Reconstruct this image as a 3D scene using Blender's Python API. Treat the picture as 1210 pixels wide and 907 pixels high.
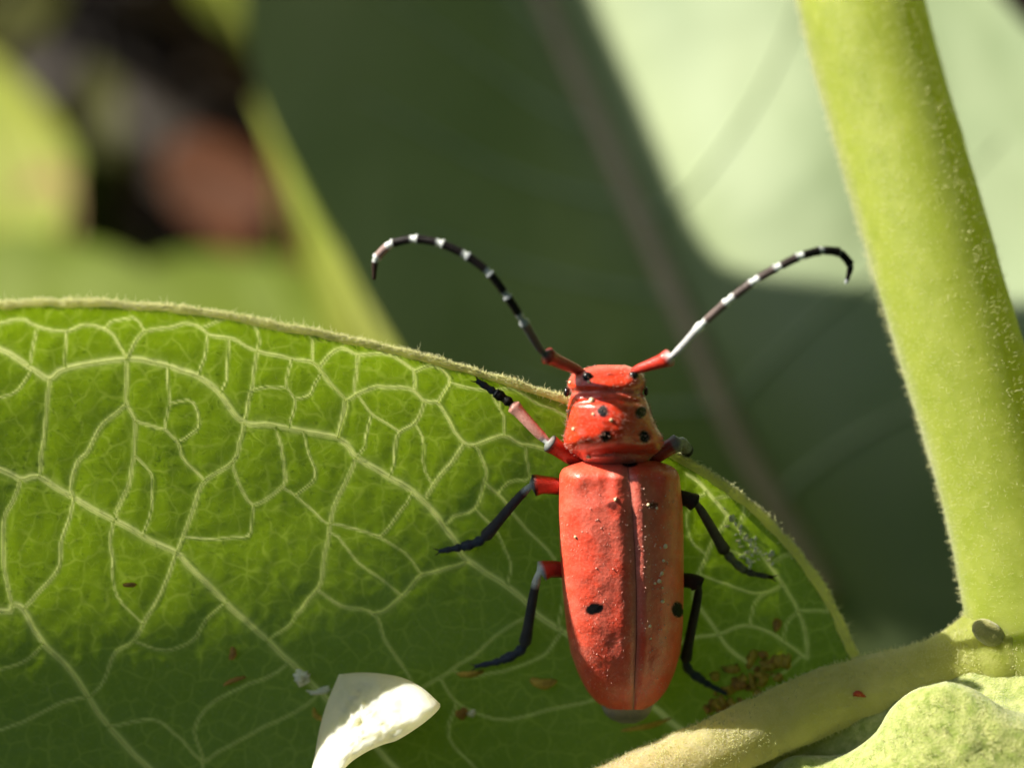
import bpy, math, random
import numpy as np
from bpy.types import NodeSocket

rng = np.random.default_rng(7)
random.seed(7)
for o in list(bpy.data.objects):
    bpy.data.objects.remove(o)
SC = bpy.context.scene
COL = SC.collection

# ----------------------------------------------------------------- frame of reference
# Built at true size.  Working units are millimetres in a frame x right, y up, z towards
# the photographer; the beetle is at the origin, 0.35 m above the soil.
U = 0.001
PITCH = math.radians(25)
D = 70.0            # camera to beetle, mm
K = 35.0            # photo pixels per mm at the beetle
HGT = 0.35
sp, cp = math.sin(PITCH), math.cos(PITCH)
ROT = np.array([[1, 0, 0], [0, sp, -cp], [0, cp, sp]])      # columns ex, ey, ez in the world
ORG = np.array([0, 0, HGT])
SUN = np.array([-0.74, 0.62, 0.20]); SUN = SUN / np.linalg.norm(SUN)   # towards the sun

def W(p):
    return (np.asarray(p, float).reshape(-1, 3) * U) @ ROT.T + ORG
def Winv(p):
    return ((np.asarray(p, float).reshape(-1, 3) - ORG) @ ROT) / U
def P(px, py, z):
    px, py, z = np.broadcast_arrays(np.asarray(px, float), np.asarray(py, float), np.asarray(z, float))
    f = (D - z) / D
    return np.stack([(px - 605) / K * f, (453.5 - py) / K * f, z], -1)
def PP(px, py, P0, n):
    """point of the plane (P0, n) seen at a photo pixel"""
    d = np.stack([(np.asarray(px, float) - 605) / K, (453.5 - np.asarray(py, float)) / K, -D * np.ones_like(np.asarray(px, float))], -1)
    c = np.array([0, 0, D]); n = np.asarray(n, float)
    t = ((np.asarray(P0) - c) @ n) / (d @ n)
    return c + d * t[..., None]

# ----------------------------------------------------------------- camera, sky, sun, exposure
cam = bpy.data.cameras.new('camera'); camo = bpy.data.objects.new('camera', cam); COL.objects.link(camo)
camo.location = W([0, 0, D])[0]
camo.rotation_euler = (math.radians(90) - PITCH, 0, 0)
cam.sensor_width = 36; cam.lens = 36 * D / (1210 / K)
cam.clip_start = 0.002; cam.clip_end = 200
cam.dof.use_dof = True; cam.dof.focus_distance = (D - 0.6) * U
cam.dof.aperture_fstop = cam.lens / 2.4
SC.camera = camo

sw = ROT @ SUN
elev = math.asin(sw[2]); azim = math.atan2(sw[0], sw[1])
wd = bpy.data.worlds.new('World'); SC.world = wd; wd.use_nodes = True
nt = wd.node_tree
sky = nt.nodes.new('ShaderNodeTexSky'); sky.sky_type = 'NISHITA'; sky.sun_disc = False
sky.sun_elevation = elev; sky.sun_rotation = azim; sky.air_density = 1.0; sky.dust_density = 2.0
nt.nodes['Background'].inputs[1].default_value = 0.05
nt.links.new(sky.outputs[0], nt.nodes['Background'].inputs[0])
sun = bpy.data.lights.new('sun', 'SUN'); suno = bpy.data.objects.new('sun', sun); COL.objects.link(suno)
sun.energy = 5.0; sun.angle = math.radians(0.53); sun.color = (1.0, 0.92, 0.78)
from mathutils import Vector
suno.rotation_euler = Vector(sw).to_track_quat('Z', 'Y').to_euler()
suno.location = (-0.6, 0, 1.2)
SC.view_settings.view_transform = 'Standard'; SC.view_settings.look = 'None'
SC.view_settings.exposure = 1.2; SC.view_settings.gamma = 1.0
SC.render.resolution_x = 1024; SC.render.resolution_y = 767
SC.render.engine = 'CYCLES'
SC.cycles.max_bounces = 8; SC.cycles.transmission_bounces = 6; SC.cycles.diffuse_bounces = 4

# ----------------------------------------------------------------- materials
class NT:
    def __init__(s, name):
        s.m = bpy.data.materials.new(name); s.m.use_nodes = True
        s.t = s.m.node_tree; s.t.nodes.clear()
        s.out = s.t.nodes.new('ShaderNodeOutputMaterial')
    def n(s, typ, ins=None, **props):
        nd = s.t.nodes.new('ShaderNode' + typ)
        for k, v in props.items(): setattr(nd, k, v)
        for k, v in (ins or {}).items():
            sock = nd.inputs[k]
            if isinstance(v, NodeSocket): s.t.links.new(v, sock)
            else: sock.default_value = v
        return nd
    def mm(s):          # object coordinates in millimetres
        tc = s.n('TexCoord')
        return s.n('Mapping', {'Vector': tc.outputs['Object'], 'Scale': (1 / U,) * 3}).outputs[0]
    def attr(s, name, out='Fac'):
        return s.n('Attribute', attribute_name=name).outputs[out]
    def noise(s, vec, scale, detail=3, rough=0.55):
        return s.n('TexNoise', {'Vector': vec, 'Scale': scale, 'Detail': detail, 'Roughness': rough}).outputs[0]
    def mix(s, f, a, b, blend='MIX'):
        nd = s.n('Mix', {0: f, 6: a, 7: b}, data_type='RGBA', blend_type=blend)
        return nd.outputs[2]
    def ramp(s, f, lo, hi, a=0.0, b=1.0):
        return s.n('MapRange', {0: f, 1: lo, 2: hi, 3: a, 4: b}).outputs[0]
    def math(s, op, a, b=0.0):
        return s.n('Math', {0: a, 1: b}, operation=op).outputs[0]
    def bump(s, h, strength, dist, normal=None):
        ins = {'Height': h, 'Strength': strength, 'Distance': dist * U}
        if normal is not None: ins['Normal'] = normal
        return s.n('Bump', ins).outputs[0]
    def done(s, sh):
        s.t.links.new(sh, s.out.inputs[0]); return s.m

def c4(r, g, b): return (r, g, b, 1.0)

def leafy(name, col, col2, trans, tf=0.4, nscale=0.5, rough=0.55, bumpd=0.1, sheen=0.15, spec=0.35):
    """plain leaf tissue: two mottled greens, light shining through"""
    s = NT(name); v = s.mm()
    f = s.ramp(s.noise(v, nscale, 4), 0.3, 0.7)
    base = s.mix(f, c4(*col), c4(*col2))
    bm = s.bump(s.noise(v, nscale * 8, 4), 0.6, bumpd)
    pr = s.n('BsdfPrincipled', {'Base Color': base, 'Roughness': rough, 'Sheen Weight': sheen, 'Normal': bm, 'Specular IOR Level': spec})
    tcol = s.mix(f, c4(*trans), c4(*[x * 0.8 for x in trans]))
    tr = s.n('BsdfTranslucent', {'Color': tcol, 'Normal': bm})
    return s.done(s.n('MixShader', {0: tf, 1: pr.outputs[0], 2: tr.outputs[0]}).outputs[0])

def fuzzy(name, col, col2, nscale=2.0, sss=0.5, rad=(0.9, 1.0, 0.35), sheen=0.5, bumpd=0.08, rough=0.6, glow=None, gf=0.4):
    """soft downy plant tissue with light scattering inside"""
    s = NT(name); v = s.mm()
    f = s.ramp(s.noise(v, nscale, 5, 0.65), 0.35, 0.7)
    base = s.mix(f, c4(*col), c4(*col2))
    h = s.noise(v, nscale * 3.5, 4, 0.7)
    pr = s.n('BsdfPrincipled', {'Base Color': base, 'Roughness': rough, 'Sheen Weight': sheen, 'Sheen Roughness': 0.4,
             'Subsurface Weight': sss, 'Subsurface Radius': rad, 'Subsurface Scale': 0.8 * U,
             'Normal': s.bump(h, 0.8, bumpd), 'Specular IOR Level': 0.3})
    if not glow: return s.done(pr.outputs[0])
    t = s.n('BsdfTranslucent', {'Color': c4(*glow)})
    return s.done(s.n('MixShader', {0: gf, 1: pr.outputs[0], 2: t.outputs[0]}).outputs[0])

def mat_broad():
    # light painted in: olive on the shaded half, cooler and paler towards the sunlit half
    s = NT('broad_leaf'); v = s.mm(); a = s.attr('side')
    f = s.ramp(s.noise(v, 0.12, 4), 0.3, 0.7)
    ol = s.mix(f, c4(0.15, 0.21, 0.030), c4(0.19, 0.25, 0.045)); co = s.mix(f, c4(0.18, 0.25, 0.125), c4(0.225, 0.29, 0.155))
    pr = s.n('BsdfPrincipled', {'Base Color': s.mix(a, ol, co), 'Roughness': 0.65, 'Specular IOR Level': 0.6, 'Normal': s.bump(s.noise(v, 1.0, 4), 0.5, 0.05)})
    t = s.n('BsdfTranslucent', {'Color': c4(0.12, 0.22, 0.01)})
    return s.done(s.n('MixShader', {0: 0.12, 1: pr.outputs[0], 2: t.outputs[0]}).outputs[0])

def mat_midrib():
    s = NT('midrib_tissue'); v = s.mm(); a = s.attr('along')
    f = s.ramp(s.noise(v, 2.4, 5, 0.65), 0.35, 0.7)
    tan = s.mix(f, c4(0.66, 0.48, 0.26), c4(0.80, 0.64, 0.42))
    pale = s.mix(f, c4(0.60, 0.58, 0.20), c4(0.74, 0.70, 0.34))
    grn = s.mix(f, c4(0.27, 0.33, 0.03), c4(0.40, 0.44, 0.12))
    base = s.mix(s.ramp(a, 0.0, 0.35), tan, pale); base = s.mix(s.ramp(a, 0.55, 0.85), base, grn)
    pr = s.n('BsdfPrincipled', {'Base Color': base, 'Roughness': 0.6, 'Sheen Weight': 0.7, 'Sheen Roughness': 0.4, 'Subsurface Weight': 0.6,
             'Subsurface Radius': (1.4, 1.4, 0.5), 'Subsurface Scale': 0.8 * U, 'Normal': s.bump(s.noise(v, 8.0, 4, 0.7), 0.8, 0.1)})
    t = s.n('BsdfTranslucent', {'Color': c4(0.95, 0.92, 0.42)})
    return s.done(s.n('MixShader', {0: 0.5, 1: pr.outputs[0], 2: t.outputs[0]}).outputs[0])

def mat_blade():
    s = NT('leaf_underside'); v = s.mm()
    vein = s.attr('vein'); flat = s.attr('flat', 'Vector')
    wob = s.n('TexNoise', {'Vector': flat, 'Scale': 1.6, 'Detail': 2.0}).outputs['Color']
    fl2 = s.n('VectorMath', {0: flat, 1: s.n('VectorMath', {0: wob, 'Scale': 0.55}, operation='SCALE').outputs[0]}, operation='ADD').outputs[0]
    vo = s.n('TexVoronoi', {'Vector': fl2, 'Scale': 1.25, 'Randomness': 0.9}, feature='DISTANCE_TO_EDGE', voronoi_dimensions='2D').outputs['Distance']
    fine = s.ramp(vo, 0.015, 0.10, 1.0, 0.0)
    gate = s.ramp(s.noise(flat, 1.3, 2), 0.38, 0.6, 0.3, 1.0)
    vo2 = s.n('TexVoronoi', {'Vector': fl2, 'Scale': 3.0, 'Randomness': 1.0}, feature='DISTANCE_TO_EDGE', voronoi_dimensions='2D').outputs['Distance']
    fine2 = s.math('MULTIPLY', s.ramp(vo2, 0.02, 0.12, 1.0, 0.0), s.ramp(s.noise(flat, 2.3, 3), 0.42, 0.65, 0.0, 0.4))
    fine = s.math('MAXIMUM', s.math('MULTIPLY', fine, s.math('MULTIPLY', gate, 0.62)), fine2)
    cell = s.noise(flat, 0.8, 3, 0.6)
    mott = s.noise(flat, 7.0, 4, 0.7)
    base = s.mix(s.ramp(cell, 0.3, 0.7), c4(0.095, 0.160, 0.075), c4(0.130, 0.205, 0.105))
    base = s.mix(s.ramp(mott, 0.4, 0.75, 0, 0.5), base, c4(0.085, 0.16, 0.045))
    down = s.ramp(s.noise(flat, 3.2, 5, 0.75), 0.56, 0.70, 0.0, 0.55)          # pale down in patches
    base = s.mix(down, base, c4(0.22, 0.30, 0.15))
    base = s.mix(s.math('MULTIPLY', fine, 0.8), base, c4(0.20, 0.30, 0.08))
    base = s.mix(vein, base, c4(0.42, 0.50, 0.20))
    tr = s.mix(s.ramp(mott, 0.3, 0.8), c4(0.29, 0.48, 0.004), c4(0.39, 0.58, 0.008))
    tr = s.mix(s.math('MULTIPLY', fine, 0.8), tr, c4(0.60, 0.80, 0.10))
    tr = s.mix(vein, tr, c4(0.90, 0.97, 0.38))
    h = s.math('ADD', s.math('MULTIPLY', fine, 0.6), s.math('MULTIPLY', mott, 0.8))
    bm = s.bump(h, 0.5, 0.03)
    pr = s.n('BsdfPrincipled', {'Base Color': base, 'Roughness': 0.55, 'Sheen Weight': 0.4, 'Sheen Tint': c4(0.8, 1.0, 0.75), 'Normal': bm, 'Specular IOR Level': 0.35})
    t = s.n('BsdfTranslucent', {'Color': tr})
    return s.done(s.n('MixShader', {0: s.ramp(vein, 0, 0.8, 0.50, 0.74), 1: pr.outputs[0], 2: t.outputs[0]}).outputs[0])

def mat_vein(name, col, tcol, tf=0.45, clear=0.0):
    s = NT(name); v = s.mm()
    f = s.ramp(s.noise(v, 6.0, 4, 0.7), 0.3, 0.75)
    b = s.mix(f, c4(*col), c4(*[x * 0.6 for x in col]))
    bm = s.bump(s.noise(v, 14.0, 3), 0.7, 0.05)
    pr = s.n('BsdfPrincipled', {'Base Color': b, 'Roughness': 0.55, 'Sheen Weight': 0.4, 'Normal': bm})
    t = s.n('BsdfTranslucent', {'Color': c4(*tcol), 'Normal': bm})
    sh = s.n('MixShader', {0: tf, 1: pr.outputs[0], 2: t.outputs[0]}).outputs[0]
    if clear:                                               # watery, see-through tissue
        sh = s.n('MixShader', {0: clear, 1: sh, 2: s.n('BsdfTransparent', {'Color': c4(0.98, 1.0, 0.92)}).outputs[0]}).outputs[0]
    return s.done(sh)

def mat_pigment(name, rough=0.28, coat=0.5, dust=0.15, bumpd=0.008, bscale=9.0, sss=0.1):
    """beetle cuticle: pigment from the Col attribute, pitted and dusted with fine pale hairs"""
    s = NT(name); v = s.mm()
    col = s.n('Attribute', attribute_name='Col').outputs['Color']
    var = s.ramp(s.noise(v, 1.7, 4, 0.65), 0.3, 0.75, 0.76, 1.10)
    col = s.mix(1.0, col, s.n('CombineColor', {0: var, 1: var, 2: var}).outputs[0], 'MULTIPLY')
    d = s.math('MULTIPLY', s.ramp(s.noise(v, 13.0, 3, 0.7), 0.52, 0.68), s.ramp(s.noise(v, 1.1, 3), 0.35, 0.7, 0.15, 1.0))
    lum = s.ramp(s.n('SeparateColor', {0: col}).outputs[0], 0.05, 0.3)
    col = s.mix(s.math('MULTIPLY', s.math('MULTIPLY', d, dust), lum), col, c4(0.75, 0.40, 0.32))
    pit = s.n('TexVoronoi', {'Vector': v, 'Scale': bscale}, feature='F1').outputs['Distance']
    h = s.math('ADD', s.math('MULTIPLY', pit, 0.7), s.noise(v, bscale * 2.2, 4, 0.7))
    bm = s.bump(h, 0.5, bumpd * 2)
    pr = s.n('BsdfPrincipled', {'Base Color': col, 'Roughness': s.ramp(d, 0, 1, rough, 0.6), 'Coat Weight': s.math('MULTIPLY', lum, coat), 'Coat Roughness': 0.2,
             'Subsurface Weight': sss, 'Subsurface Radius': (1.0, 0.25, 0.15), 'Subsurface Scale': 0.15 * U, 'Normal': bm, 'Specular IOR Level': s.ramp(lum, 0, 1, 0.1, 0.5)})
    return s.done(pr.outputs[0])

def plain(name, col, rough=0.5, spec=0.4, nscale=4.0, var=0.35, bumpd=0.05, coat=0.0, sss=0.0):
    s = NT(name); v = s.mm()
    f = s.noise(v, nscale, 4, 0.65)
    b = s.mix(s.ramp(f, 0.3, 0.7), c4(*col), c4(*[x * (1 - var) for x in col]))
    pr = s.n('BsdfPrincipled', {'Base Color': b, 'Roughness': rough, 'Specular IOR Level': spec, 'Coat Weight': coat,
             'Subsurface Weight': sss, 'Subsurface Radius': (1, 0.9, 0.6), 'Subsurface Scale': 0.6 * U,
             'Normal': s.bump(s.noise(v, nscale * 3, 3), 0.7, bumpd)})
    return s.done(pr.outputs[0])

def mat_soil():
    s = NT('soil'); v = s.mm()
    f = s.noise(v, 0.05, 6, 0.7)
    b = s.mix(s.ramp(f, 0.35, 0.65), c4(0.012, 0.008, 0.004), c4(0.045, 0.026, 0.013))
    pr = s.n('BsdfPrincipled', {'Base Color': b, 'Roughness': 0.9, 'Normal': s.bump(s.noise(v, 0.2, 5), 1.0, 4.0)})
    return s.done(pr.outputs[0])

M = {
 'blade': mat_blade(),
 'vein': mat_vein('vein_tissue', (0.40, 0.48, 0.17), (0.84, 0.94, 0.30), 0.5, clear=0.66),
 'rim': fuzzy('margin_tissue', (0.88, 0.90, 0.36), (0.92, 0.92, 0.50), 4.0, sss=1.0, rad=(1.0, 1.0, 0.6), sheen=0.6, bumpd=0.05, glow=(0.98, 0.97, 0.50), gf=0.7),
 'midrib': mat_midrib(),
 'stem': fuzzy('stem_tissue', (0.25, 0.31, 0.03), (0.33, 0.38, 0.07), 1.2, sss=0.9, rad=(3.2, 3.6, 0.8), bumpd=0.05, sheen=0.8, glow=(0.72, 0.80, 0.12)),
 'hair': mat_vein('plant_hair', (0.85, 0.85, 0.55), (1.0, 1.0, 0.65), 0.6),
 'softhair': mat_vein('blade_hair', (0.75, 0.80, 0.50), (0.9, 1.0, 0.55), 0.6, clear=0.6),
 'lobe': fuzzy('young_leaf_down', (0.24, 0.32, 0.05), (0.52, 0.55, 0.20), 3.2, sss=0.35, bumpd=0.2),
 'bud': fuzzy('bud_scale', (0.27, 0.27, 0.08), (0.36, 0.34, 0.12), 3.0, sss=0.2),
 'bgleaf': mat_broad(),
 'bgvein': plain('broad_leaf_vein', (0.46, 0.37, 0.25), 0.6, 0.3, 0.6, 0.2),
 'bgvein2': plain('side_vein', (0.34, 0.42, 0.24), 0.6, 0.3, 0.6, 0.2),
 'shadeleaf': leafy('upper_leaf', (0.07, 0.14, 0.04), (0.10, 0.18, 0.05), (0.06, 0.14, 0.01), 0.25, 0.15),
 'paleleaf': leafy('pale_leaf', (0.23, 0.29, 0.035), (0.29, 0.32, 0.05), (0.26, 0.34, 0.03), 0.4, 0.1, sheen=0.0, spec=0.15),
 'pinkleaf': leafy('withered_leaf', (0.36, 0.27, 0.12), (0.42, 0.30, 0.15), (0.4, 0.28, 0.1), 0.4, 0.1, sheen=0.0, spec=0.1),
 'greenleaf': leafy('low_leaf', (0.13, 0.19, 0.012), (0.16, 0.22, 0.02), (0.16, 0.24, 0.01), 0.4, 0.08, sheen=0.0, spec=0.1),
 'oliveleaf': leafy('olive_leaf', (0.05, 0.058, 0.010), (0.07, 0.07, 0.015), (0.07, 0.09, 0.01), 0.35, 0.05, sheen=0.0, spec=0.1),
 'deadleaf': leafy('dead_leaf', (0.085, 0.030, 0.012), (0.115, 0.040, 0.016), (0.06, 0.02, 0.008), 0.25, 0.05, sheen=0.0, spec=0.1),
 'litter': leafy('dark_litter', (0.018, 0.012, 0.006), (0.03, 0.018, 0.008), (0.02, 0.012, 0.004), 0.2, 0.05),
 'soil': mat_soil(),
 'cuticle': mat_pigment('red_cuticle'),
 'elytron': mat_pigment('wing_case_cuticle', rough=0.36, coat=0.25, dust=0.35, bumpd=0.012, bscale=9.0),
 'limb': mat_pigment('limb_cuticle', rough=0.3, coat=0.4, dust=0.10, bumpd=0.015, bscale=14.0, sss=0.0),
 'eye': plain('eye_black', (0.008, 0.006, 0.006), 0.25, 0.5, 10, 0.2, 0.01),
 'tail': plain('tail_grey', (0.20, 0.19, 0.18), 0.45, 0.5, 6, 0.5, 0.04),
 'pollen': plain('pollen', (0.85, 0.68, 0.42), 0.35, 0.6, 8, 0.2, 0.02),
 'dustw': plain('pale_dust', (0.72, 0.42, 0.34), 0.5, 0.5, 8, 0.2, 0.02),
 'petal': fuzzy('petal_white', (0.80, 0.81, 0.68), (0.66, 0.70, 0.58), 1.6, sss=0.7, rad=(1.2, 1.1, 0.8), sheen=0.2, bumpd=0.07, glow=(0.95, 0.92, 0.72)),
 'frass_y': plain('frass_yellow', (0.66, 0.48, 0.07), 0.6, 0.3, 5, 0.5),
 'frass_b': plain('frass_brown', (0.48, 0.27, 0.06), 0.6, 0.3, 5, 0.5),
 'mite': plain('mite_red', (0.45, 0.06, 0.015), 0.4, 0.4, 6, 0.3),
 'pale_crumb': plain('pale_crumb', (0.80, 0.84, 0.62), 0.6, 0.3, 5, 0.3, sss=0.3),
}

# ----------------------------------------------------------------- object and mesh helpers
ROOT = {}
def thing(name, label, cat, base_mm, group=None):
    o = bpy.data.objects.new(name, None); COL.objects.link(o)
    o.empty_display_size = 0.005
    loc = W(base_mm)[0]; o.location = loc; ROOT[o.name] = loc
    o['label'] = label; o['category'] = cat
    if group: o['group'] = group
    return o
def origin_of(o):
    while o.parent: o = o.parent
    return ROOT[o.name]

def mk(name, verts, faces, mat, parent=None, attrs=None, label=None, cat=None, kind=None, group=None, smooth=True, base=None):
    """verts in mm (working frame), faces: array (n,3)/(n,4) or list of such arrays"""
    v = W(verts)
    if parent is not None: org = origin_of(parent)
    else: org = W(base)[0] if base is not None else v.mean(0)
    v = v - org
    if isinstance(faces, np.ndarray): faces = [faces]
    faces = [np.asarray(f, np.int32) for f in faces if len(f)]
    me = bpy.data.meshes.new(name)
    me.vertices.add(len(v)); me.vertices.foreach_set('co', v.astype(np.float32).ravel())
    nl = sum(f.size for f in faces); nf = sum(len(f) for f in faces)
    me.loops.add(nl); me.polygons.add(nf)
    me.loops.foreach_set('vertex_index', np.concatenate([f.ravel() for f in faces]))
    ls = np.concatenate([np.full(len(f), f.shape[1]) for f in faces])
    me.polygons.foreach_set('loop_start', (np.cumsum(ls) - ls).astype(np.int32))
    me.polygons.foreach_set('use_smooth', np.full(nf, smooth))
    me.update(calc_edges=True); me.validate()
    for k, a in (attrs or {}).items():
        a = np.asarray(a, np.float32)
        if a.ndim == 1:
            at = me.attributes.new(k, 'FLOAT', 'POINT'); at.data.foreach_set('value', a)
        elif a.shape[1] == 3 and k != 'Col':
            at = me.attributes.new(k, 'FLOAT_VECTOR', 'POINT'); at.data.foreach_set('vector', a.ravel())
        else:
            at = me.attributes.new(k, 'FLOAT_COLOR', 'POINT')
            at.data.foreach_set('color', np.concatenate([a[:, :3], np.ones((len(a), 1), np.float32)], 1).ravel())
    me.materials.append(mat)
    o = bpy.data.objects.new(name, me); COL.objects.link(o)
    if parent is not None: o.parent = parent
    else:
        o.location = org; ROOT[o.name] = org
    if label: o['label'] = label
    if cat: o['category'] = cat
    if kind: o['kind'] = kind
    if group: o['group'] = group
    return o

def grid_faces(nr, nc, closed=False):
    i = np.arange(nr - 1)[:, None]; j = np.arange(nc if closed else nc - 1)[None, :]
    j2 = (j + 1) % nc
    return np.stack([i * nc + j, i * nc + j2, (i + 1) * nc + j2, (i + 1) * nc + j], -1).reshape(-1, 4)

def spline(pts, n):
    """Catmull-Rom through pts, n samples evenly spread over the knots' chord length"""
    p = np.asarray(pts, float)
    if len(p) == 2:
        t = np.linspace(0, 1, n)[:, None]; return p[0] * (1 - t) + p[1] * t
    q = np.vstack([2 * p[0] - p[1], p, 2 * p[-1] - p[-2]])
    d = np.linalg.norm(np.diff(p[:, :min(3, p.shape[1])], axis=0), axis=1) + 1e-9
    s = np.concatenate([[0], np.cumsum(d)])
    x = np.linspace(0, s[-1], n)
    k = np.clip(np.searchsorted(s, x, side='right') - 1, 0, len(p) - 2)
    t = ((x - s[k]) / d[k])[:, None]
    a, b, c, e = q[k], q[k + 1], q[k + 2], q[k + 3]
    return 0.5 * (2 * b + (c - a) * t + (2 * a - 5 * b + 4 * c - e) * t ** 2 + (3 * b - a - 3 * c + e) * t ** 3)

def ip(x, tab):
    t = np.asarray(tab, float)
    return np.interp(x, t[:, 0], t[:, 1])
def smooth_ip(x, tab, w):
    """interpolation of a table, rounded by averaging over +-w"""
    x = np.asarray(x, float)
    return sum(ip(x + o * w, tab) for o in (-1, -0.6, -0.3, 0, 0.3, 0.6, 1)) / 7

def tube(path, rad, nseg=8, cap=True, squash=1.0, up=(0, 0, 1), half=False):
    p = np.asarray(path, float); n = len(p); rad = np.broadcast_to(np.asarray(rad, float), (n,))
    t = np.gradient(p, axis=0); t /= np.linalg.norm(t, axis=1, keepdims=True) + 1e-12
    u = np.asarray(up, float)
    b = np.zeros_like(p); ref = np.cross(t[0], u)
    if np.linalg.norm(ref) < 1e-3: ref = np.cross(t[0], (1, 0, 0))
    for i in range(n):
        ref = ref - t[i] * (ref @ t[i]); ref /= np.linalg.norm(ref) + 1e-12; b[i] = ref
    nn = np.cross(b, t)
    a = np.linspace(-0.35, np.pi + 0.35, nseg) if half else np.linspace(0, 2 * np.pi, nseg, endpoint=False)
    v = p[:, None] + rad[:, None, None] * (np.cos(a)[None, :, None] * b[:, None] + squash * np.sin(a)[None, :, None] * nn[:, None])
    v = v.reshape(-1, 3); f = [grid_faces(n, nseg, not half)]
    if cap and not half:
        v = np.vstack([v, p[0] - t[0] * rad[0] * 0.5, p[-1] + t[-1] * rad[-1] * 0.5])
        j = np.arange(nseg); j2 = (j + 1) % nseg; c0 = n * nseg
        f.append(np.stack([np.full(nseg, c0), j2, j], -1))
        f.append(np.stack([np.full(nseg, c0 + 1), (n - 1) * nseg + j, (n - 1) * nseg + j2], -1))
    return v, f

def merge(parts):
    V, F3, F4, off = [], [], [], 0
    for v, f in parts:
        V.append(v)
        for q in (f if isinstance(f, list) else [f]):
            (F3 if q.shape[1] == 3 else F4).append(q + off)
        off += len(v)
    return np.vstack(V), ([np.vstack(F3)] if F3 else []) + ([np.vstack(F4)] if F4 else [])

def hairs(pos, dirs, length, rad):
    """tapered three-sided bristles, slightly bent"""
    n = len(pos); d = dirs / (np.linalg.norm(dirs, axis=1, keepdims=True) + 1e-9)
    a = np.cross(d, rng.normal(size=(n, 3))); a /= np.linalg.norm(a, axis=1, keepdims=True) + 1e-9
    b = np.cross(d, a); L = np.asarray(length)[:, None]; r = np.broadcast_to(rad, (n,))[:, None]
    V = np.zeros((n, 7, 3))
    mid = pos + d * L * 0.55; tip = pos + d * L * 0.95 + a * L * rng.uniform(-.35, .35, (n, 1)) + b * L * rng.uniform(-.35, .35, (n, 1))
    for k in range(3):
        w = math.cos(k * 2.094) * a + math.sin(k * 2.094) * b
        V[:, k] = pos + w * r; V[:, 3 + k] = mid + w * r * 0.7
    V[:, 6] = tip
    o = np.arange(n)[:, None] * 7
    q = np.concatenate([o + np.array([[k, (k + 1) % 3, 3 + (k + 1) % 3, 3 + k]]) for k in range(3)])
    t = np.concatenate([o + np.array([[3 + k, 3 + (k + 1) % 3, 6]]) for k in range(3)])
    return V.reshape(-1, 3), [t, q]

def vnoise(x, y, s, seed=0):
    """cheap smooth value noise"""
    r = np.random.default_rng(seed); g = r.uniform(-1, 1, (64, 64))
    x = np.asarray(x) * s + 17.3; y = np.asarray(y) * s + 31.7
    i, j = np.floor(x).astype(int), np.floor(y).astype(int); u, v = x - i, y - j
    u, v = u * u * (3 - 2 * u), v * v * (3 - 2 * v)
    G = lambda a, b: g[a % 64, b % 64]
    return (G(i, j) * (1 - u) + G(i + 1, j) * u) * (1 - v) + (G(i, j + 1) * (1 - u) + G(i + 1, j + 1) * u) * v

ICO_T = (1 + 5 ** .5) / 2
ICO_V = np.array([[-1, ICO_T, 0], [1, ICO_T, 0], [-1, -ICO_T, 0], [1, -ICO_T, 0], [0, -1, ICO_T], [0, 1, ICO_T], [0, -1, -ICO_T], [0, 1, -ICO_T],
                  [ICO_T, 0, -1], [ICO_T, 0, 1], [-ICO_T, 0, -1], [-ICO_T, 0, 1]]) / (1 + ICO_T ** 2) ** .5
ICO_F = np.array([[0, 11, 5], [0, 5, 1], [0, 1, 7], [0, 7, 10], [0, 10, 11], [1, 5, 9], [5, 11, 4], [11, 10, 2], [10, 7, 6], [7, 1, 8],
                  [3, 9, 4], [3, 4, 2], [3, 2, 6], [3, 6, 8], [3, 8, 9], [4, 9, 5], [2, 4, 11], [6, 2, 10], [8, 6, 7], [9, 8, 1]])
def ico(sub=1):
    v, f = ICO_V, ICO_F
    for _ in range(sub):
        V = [tuple(x) for x in v]; idx = {}; nf = []
        def m(a, b):
            k = (min(a, b), max(a, b))
            if k not in idx:
                w = np.array(V[a]) + np.array(V[b]); w /= np.linalg.norm(w); V.append(tuple(w)); idx[k] = len(V) - 1
            return idx[k]
        for a, b, c in f:
            ab, bc, ca = m(a, b), m(b, c), m(c, a); nf += [[a, ab, ca], [b, bc, ab], [c, ca, bc], [ab, bc, ca]]
        v, f = np.array(V), np.array(nf)
    return v, f
ICO1, ICO2 = ico(1), ico(2)
def lump(c, r, src=ICO1, rough=0.25, seed=0):
    v, f = src; q = np.random.default_rng(seed)
    k = 1 + rough * q.normal(size=(len(v), 1)) if src is ICO1 else 1 + rough * (np.sin(v @ q.normal(size=3) * 3)[:, None] + np.sin(v @ q.normal(size=3) * 4)[:, None]) * .6
    A = np.linalg.qr(q.normal(size=(3, 3)))[0]
    return (v * k * np.asarray(r)) @ A.T + np.asarray(c), f

# ================================================================= SETTING: soil
g = 30.0
gv = [];
n = 61
ax = np.sign(np.linspace(-1, 1, n)) * np.abs(np.linspace(-1, 1, n)) ** 4 * g
X, Y = np.meshgrid(ax, ax)
Z = np.where(np.hypot(X, Y) < 3, 0.012 * vnoise(X, Y, 14, 3), 0)
gw = np.stack([X, Y, Z], -1).reshape(-1, 3)
ground = mk('ground', Winv(gw), grid_faces(n, n), M['soil'], None, base=Winv([[0, 0, 0]])[0], kind='structure')

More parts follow.
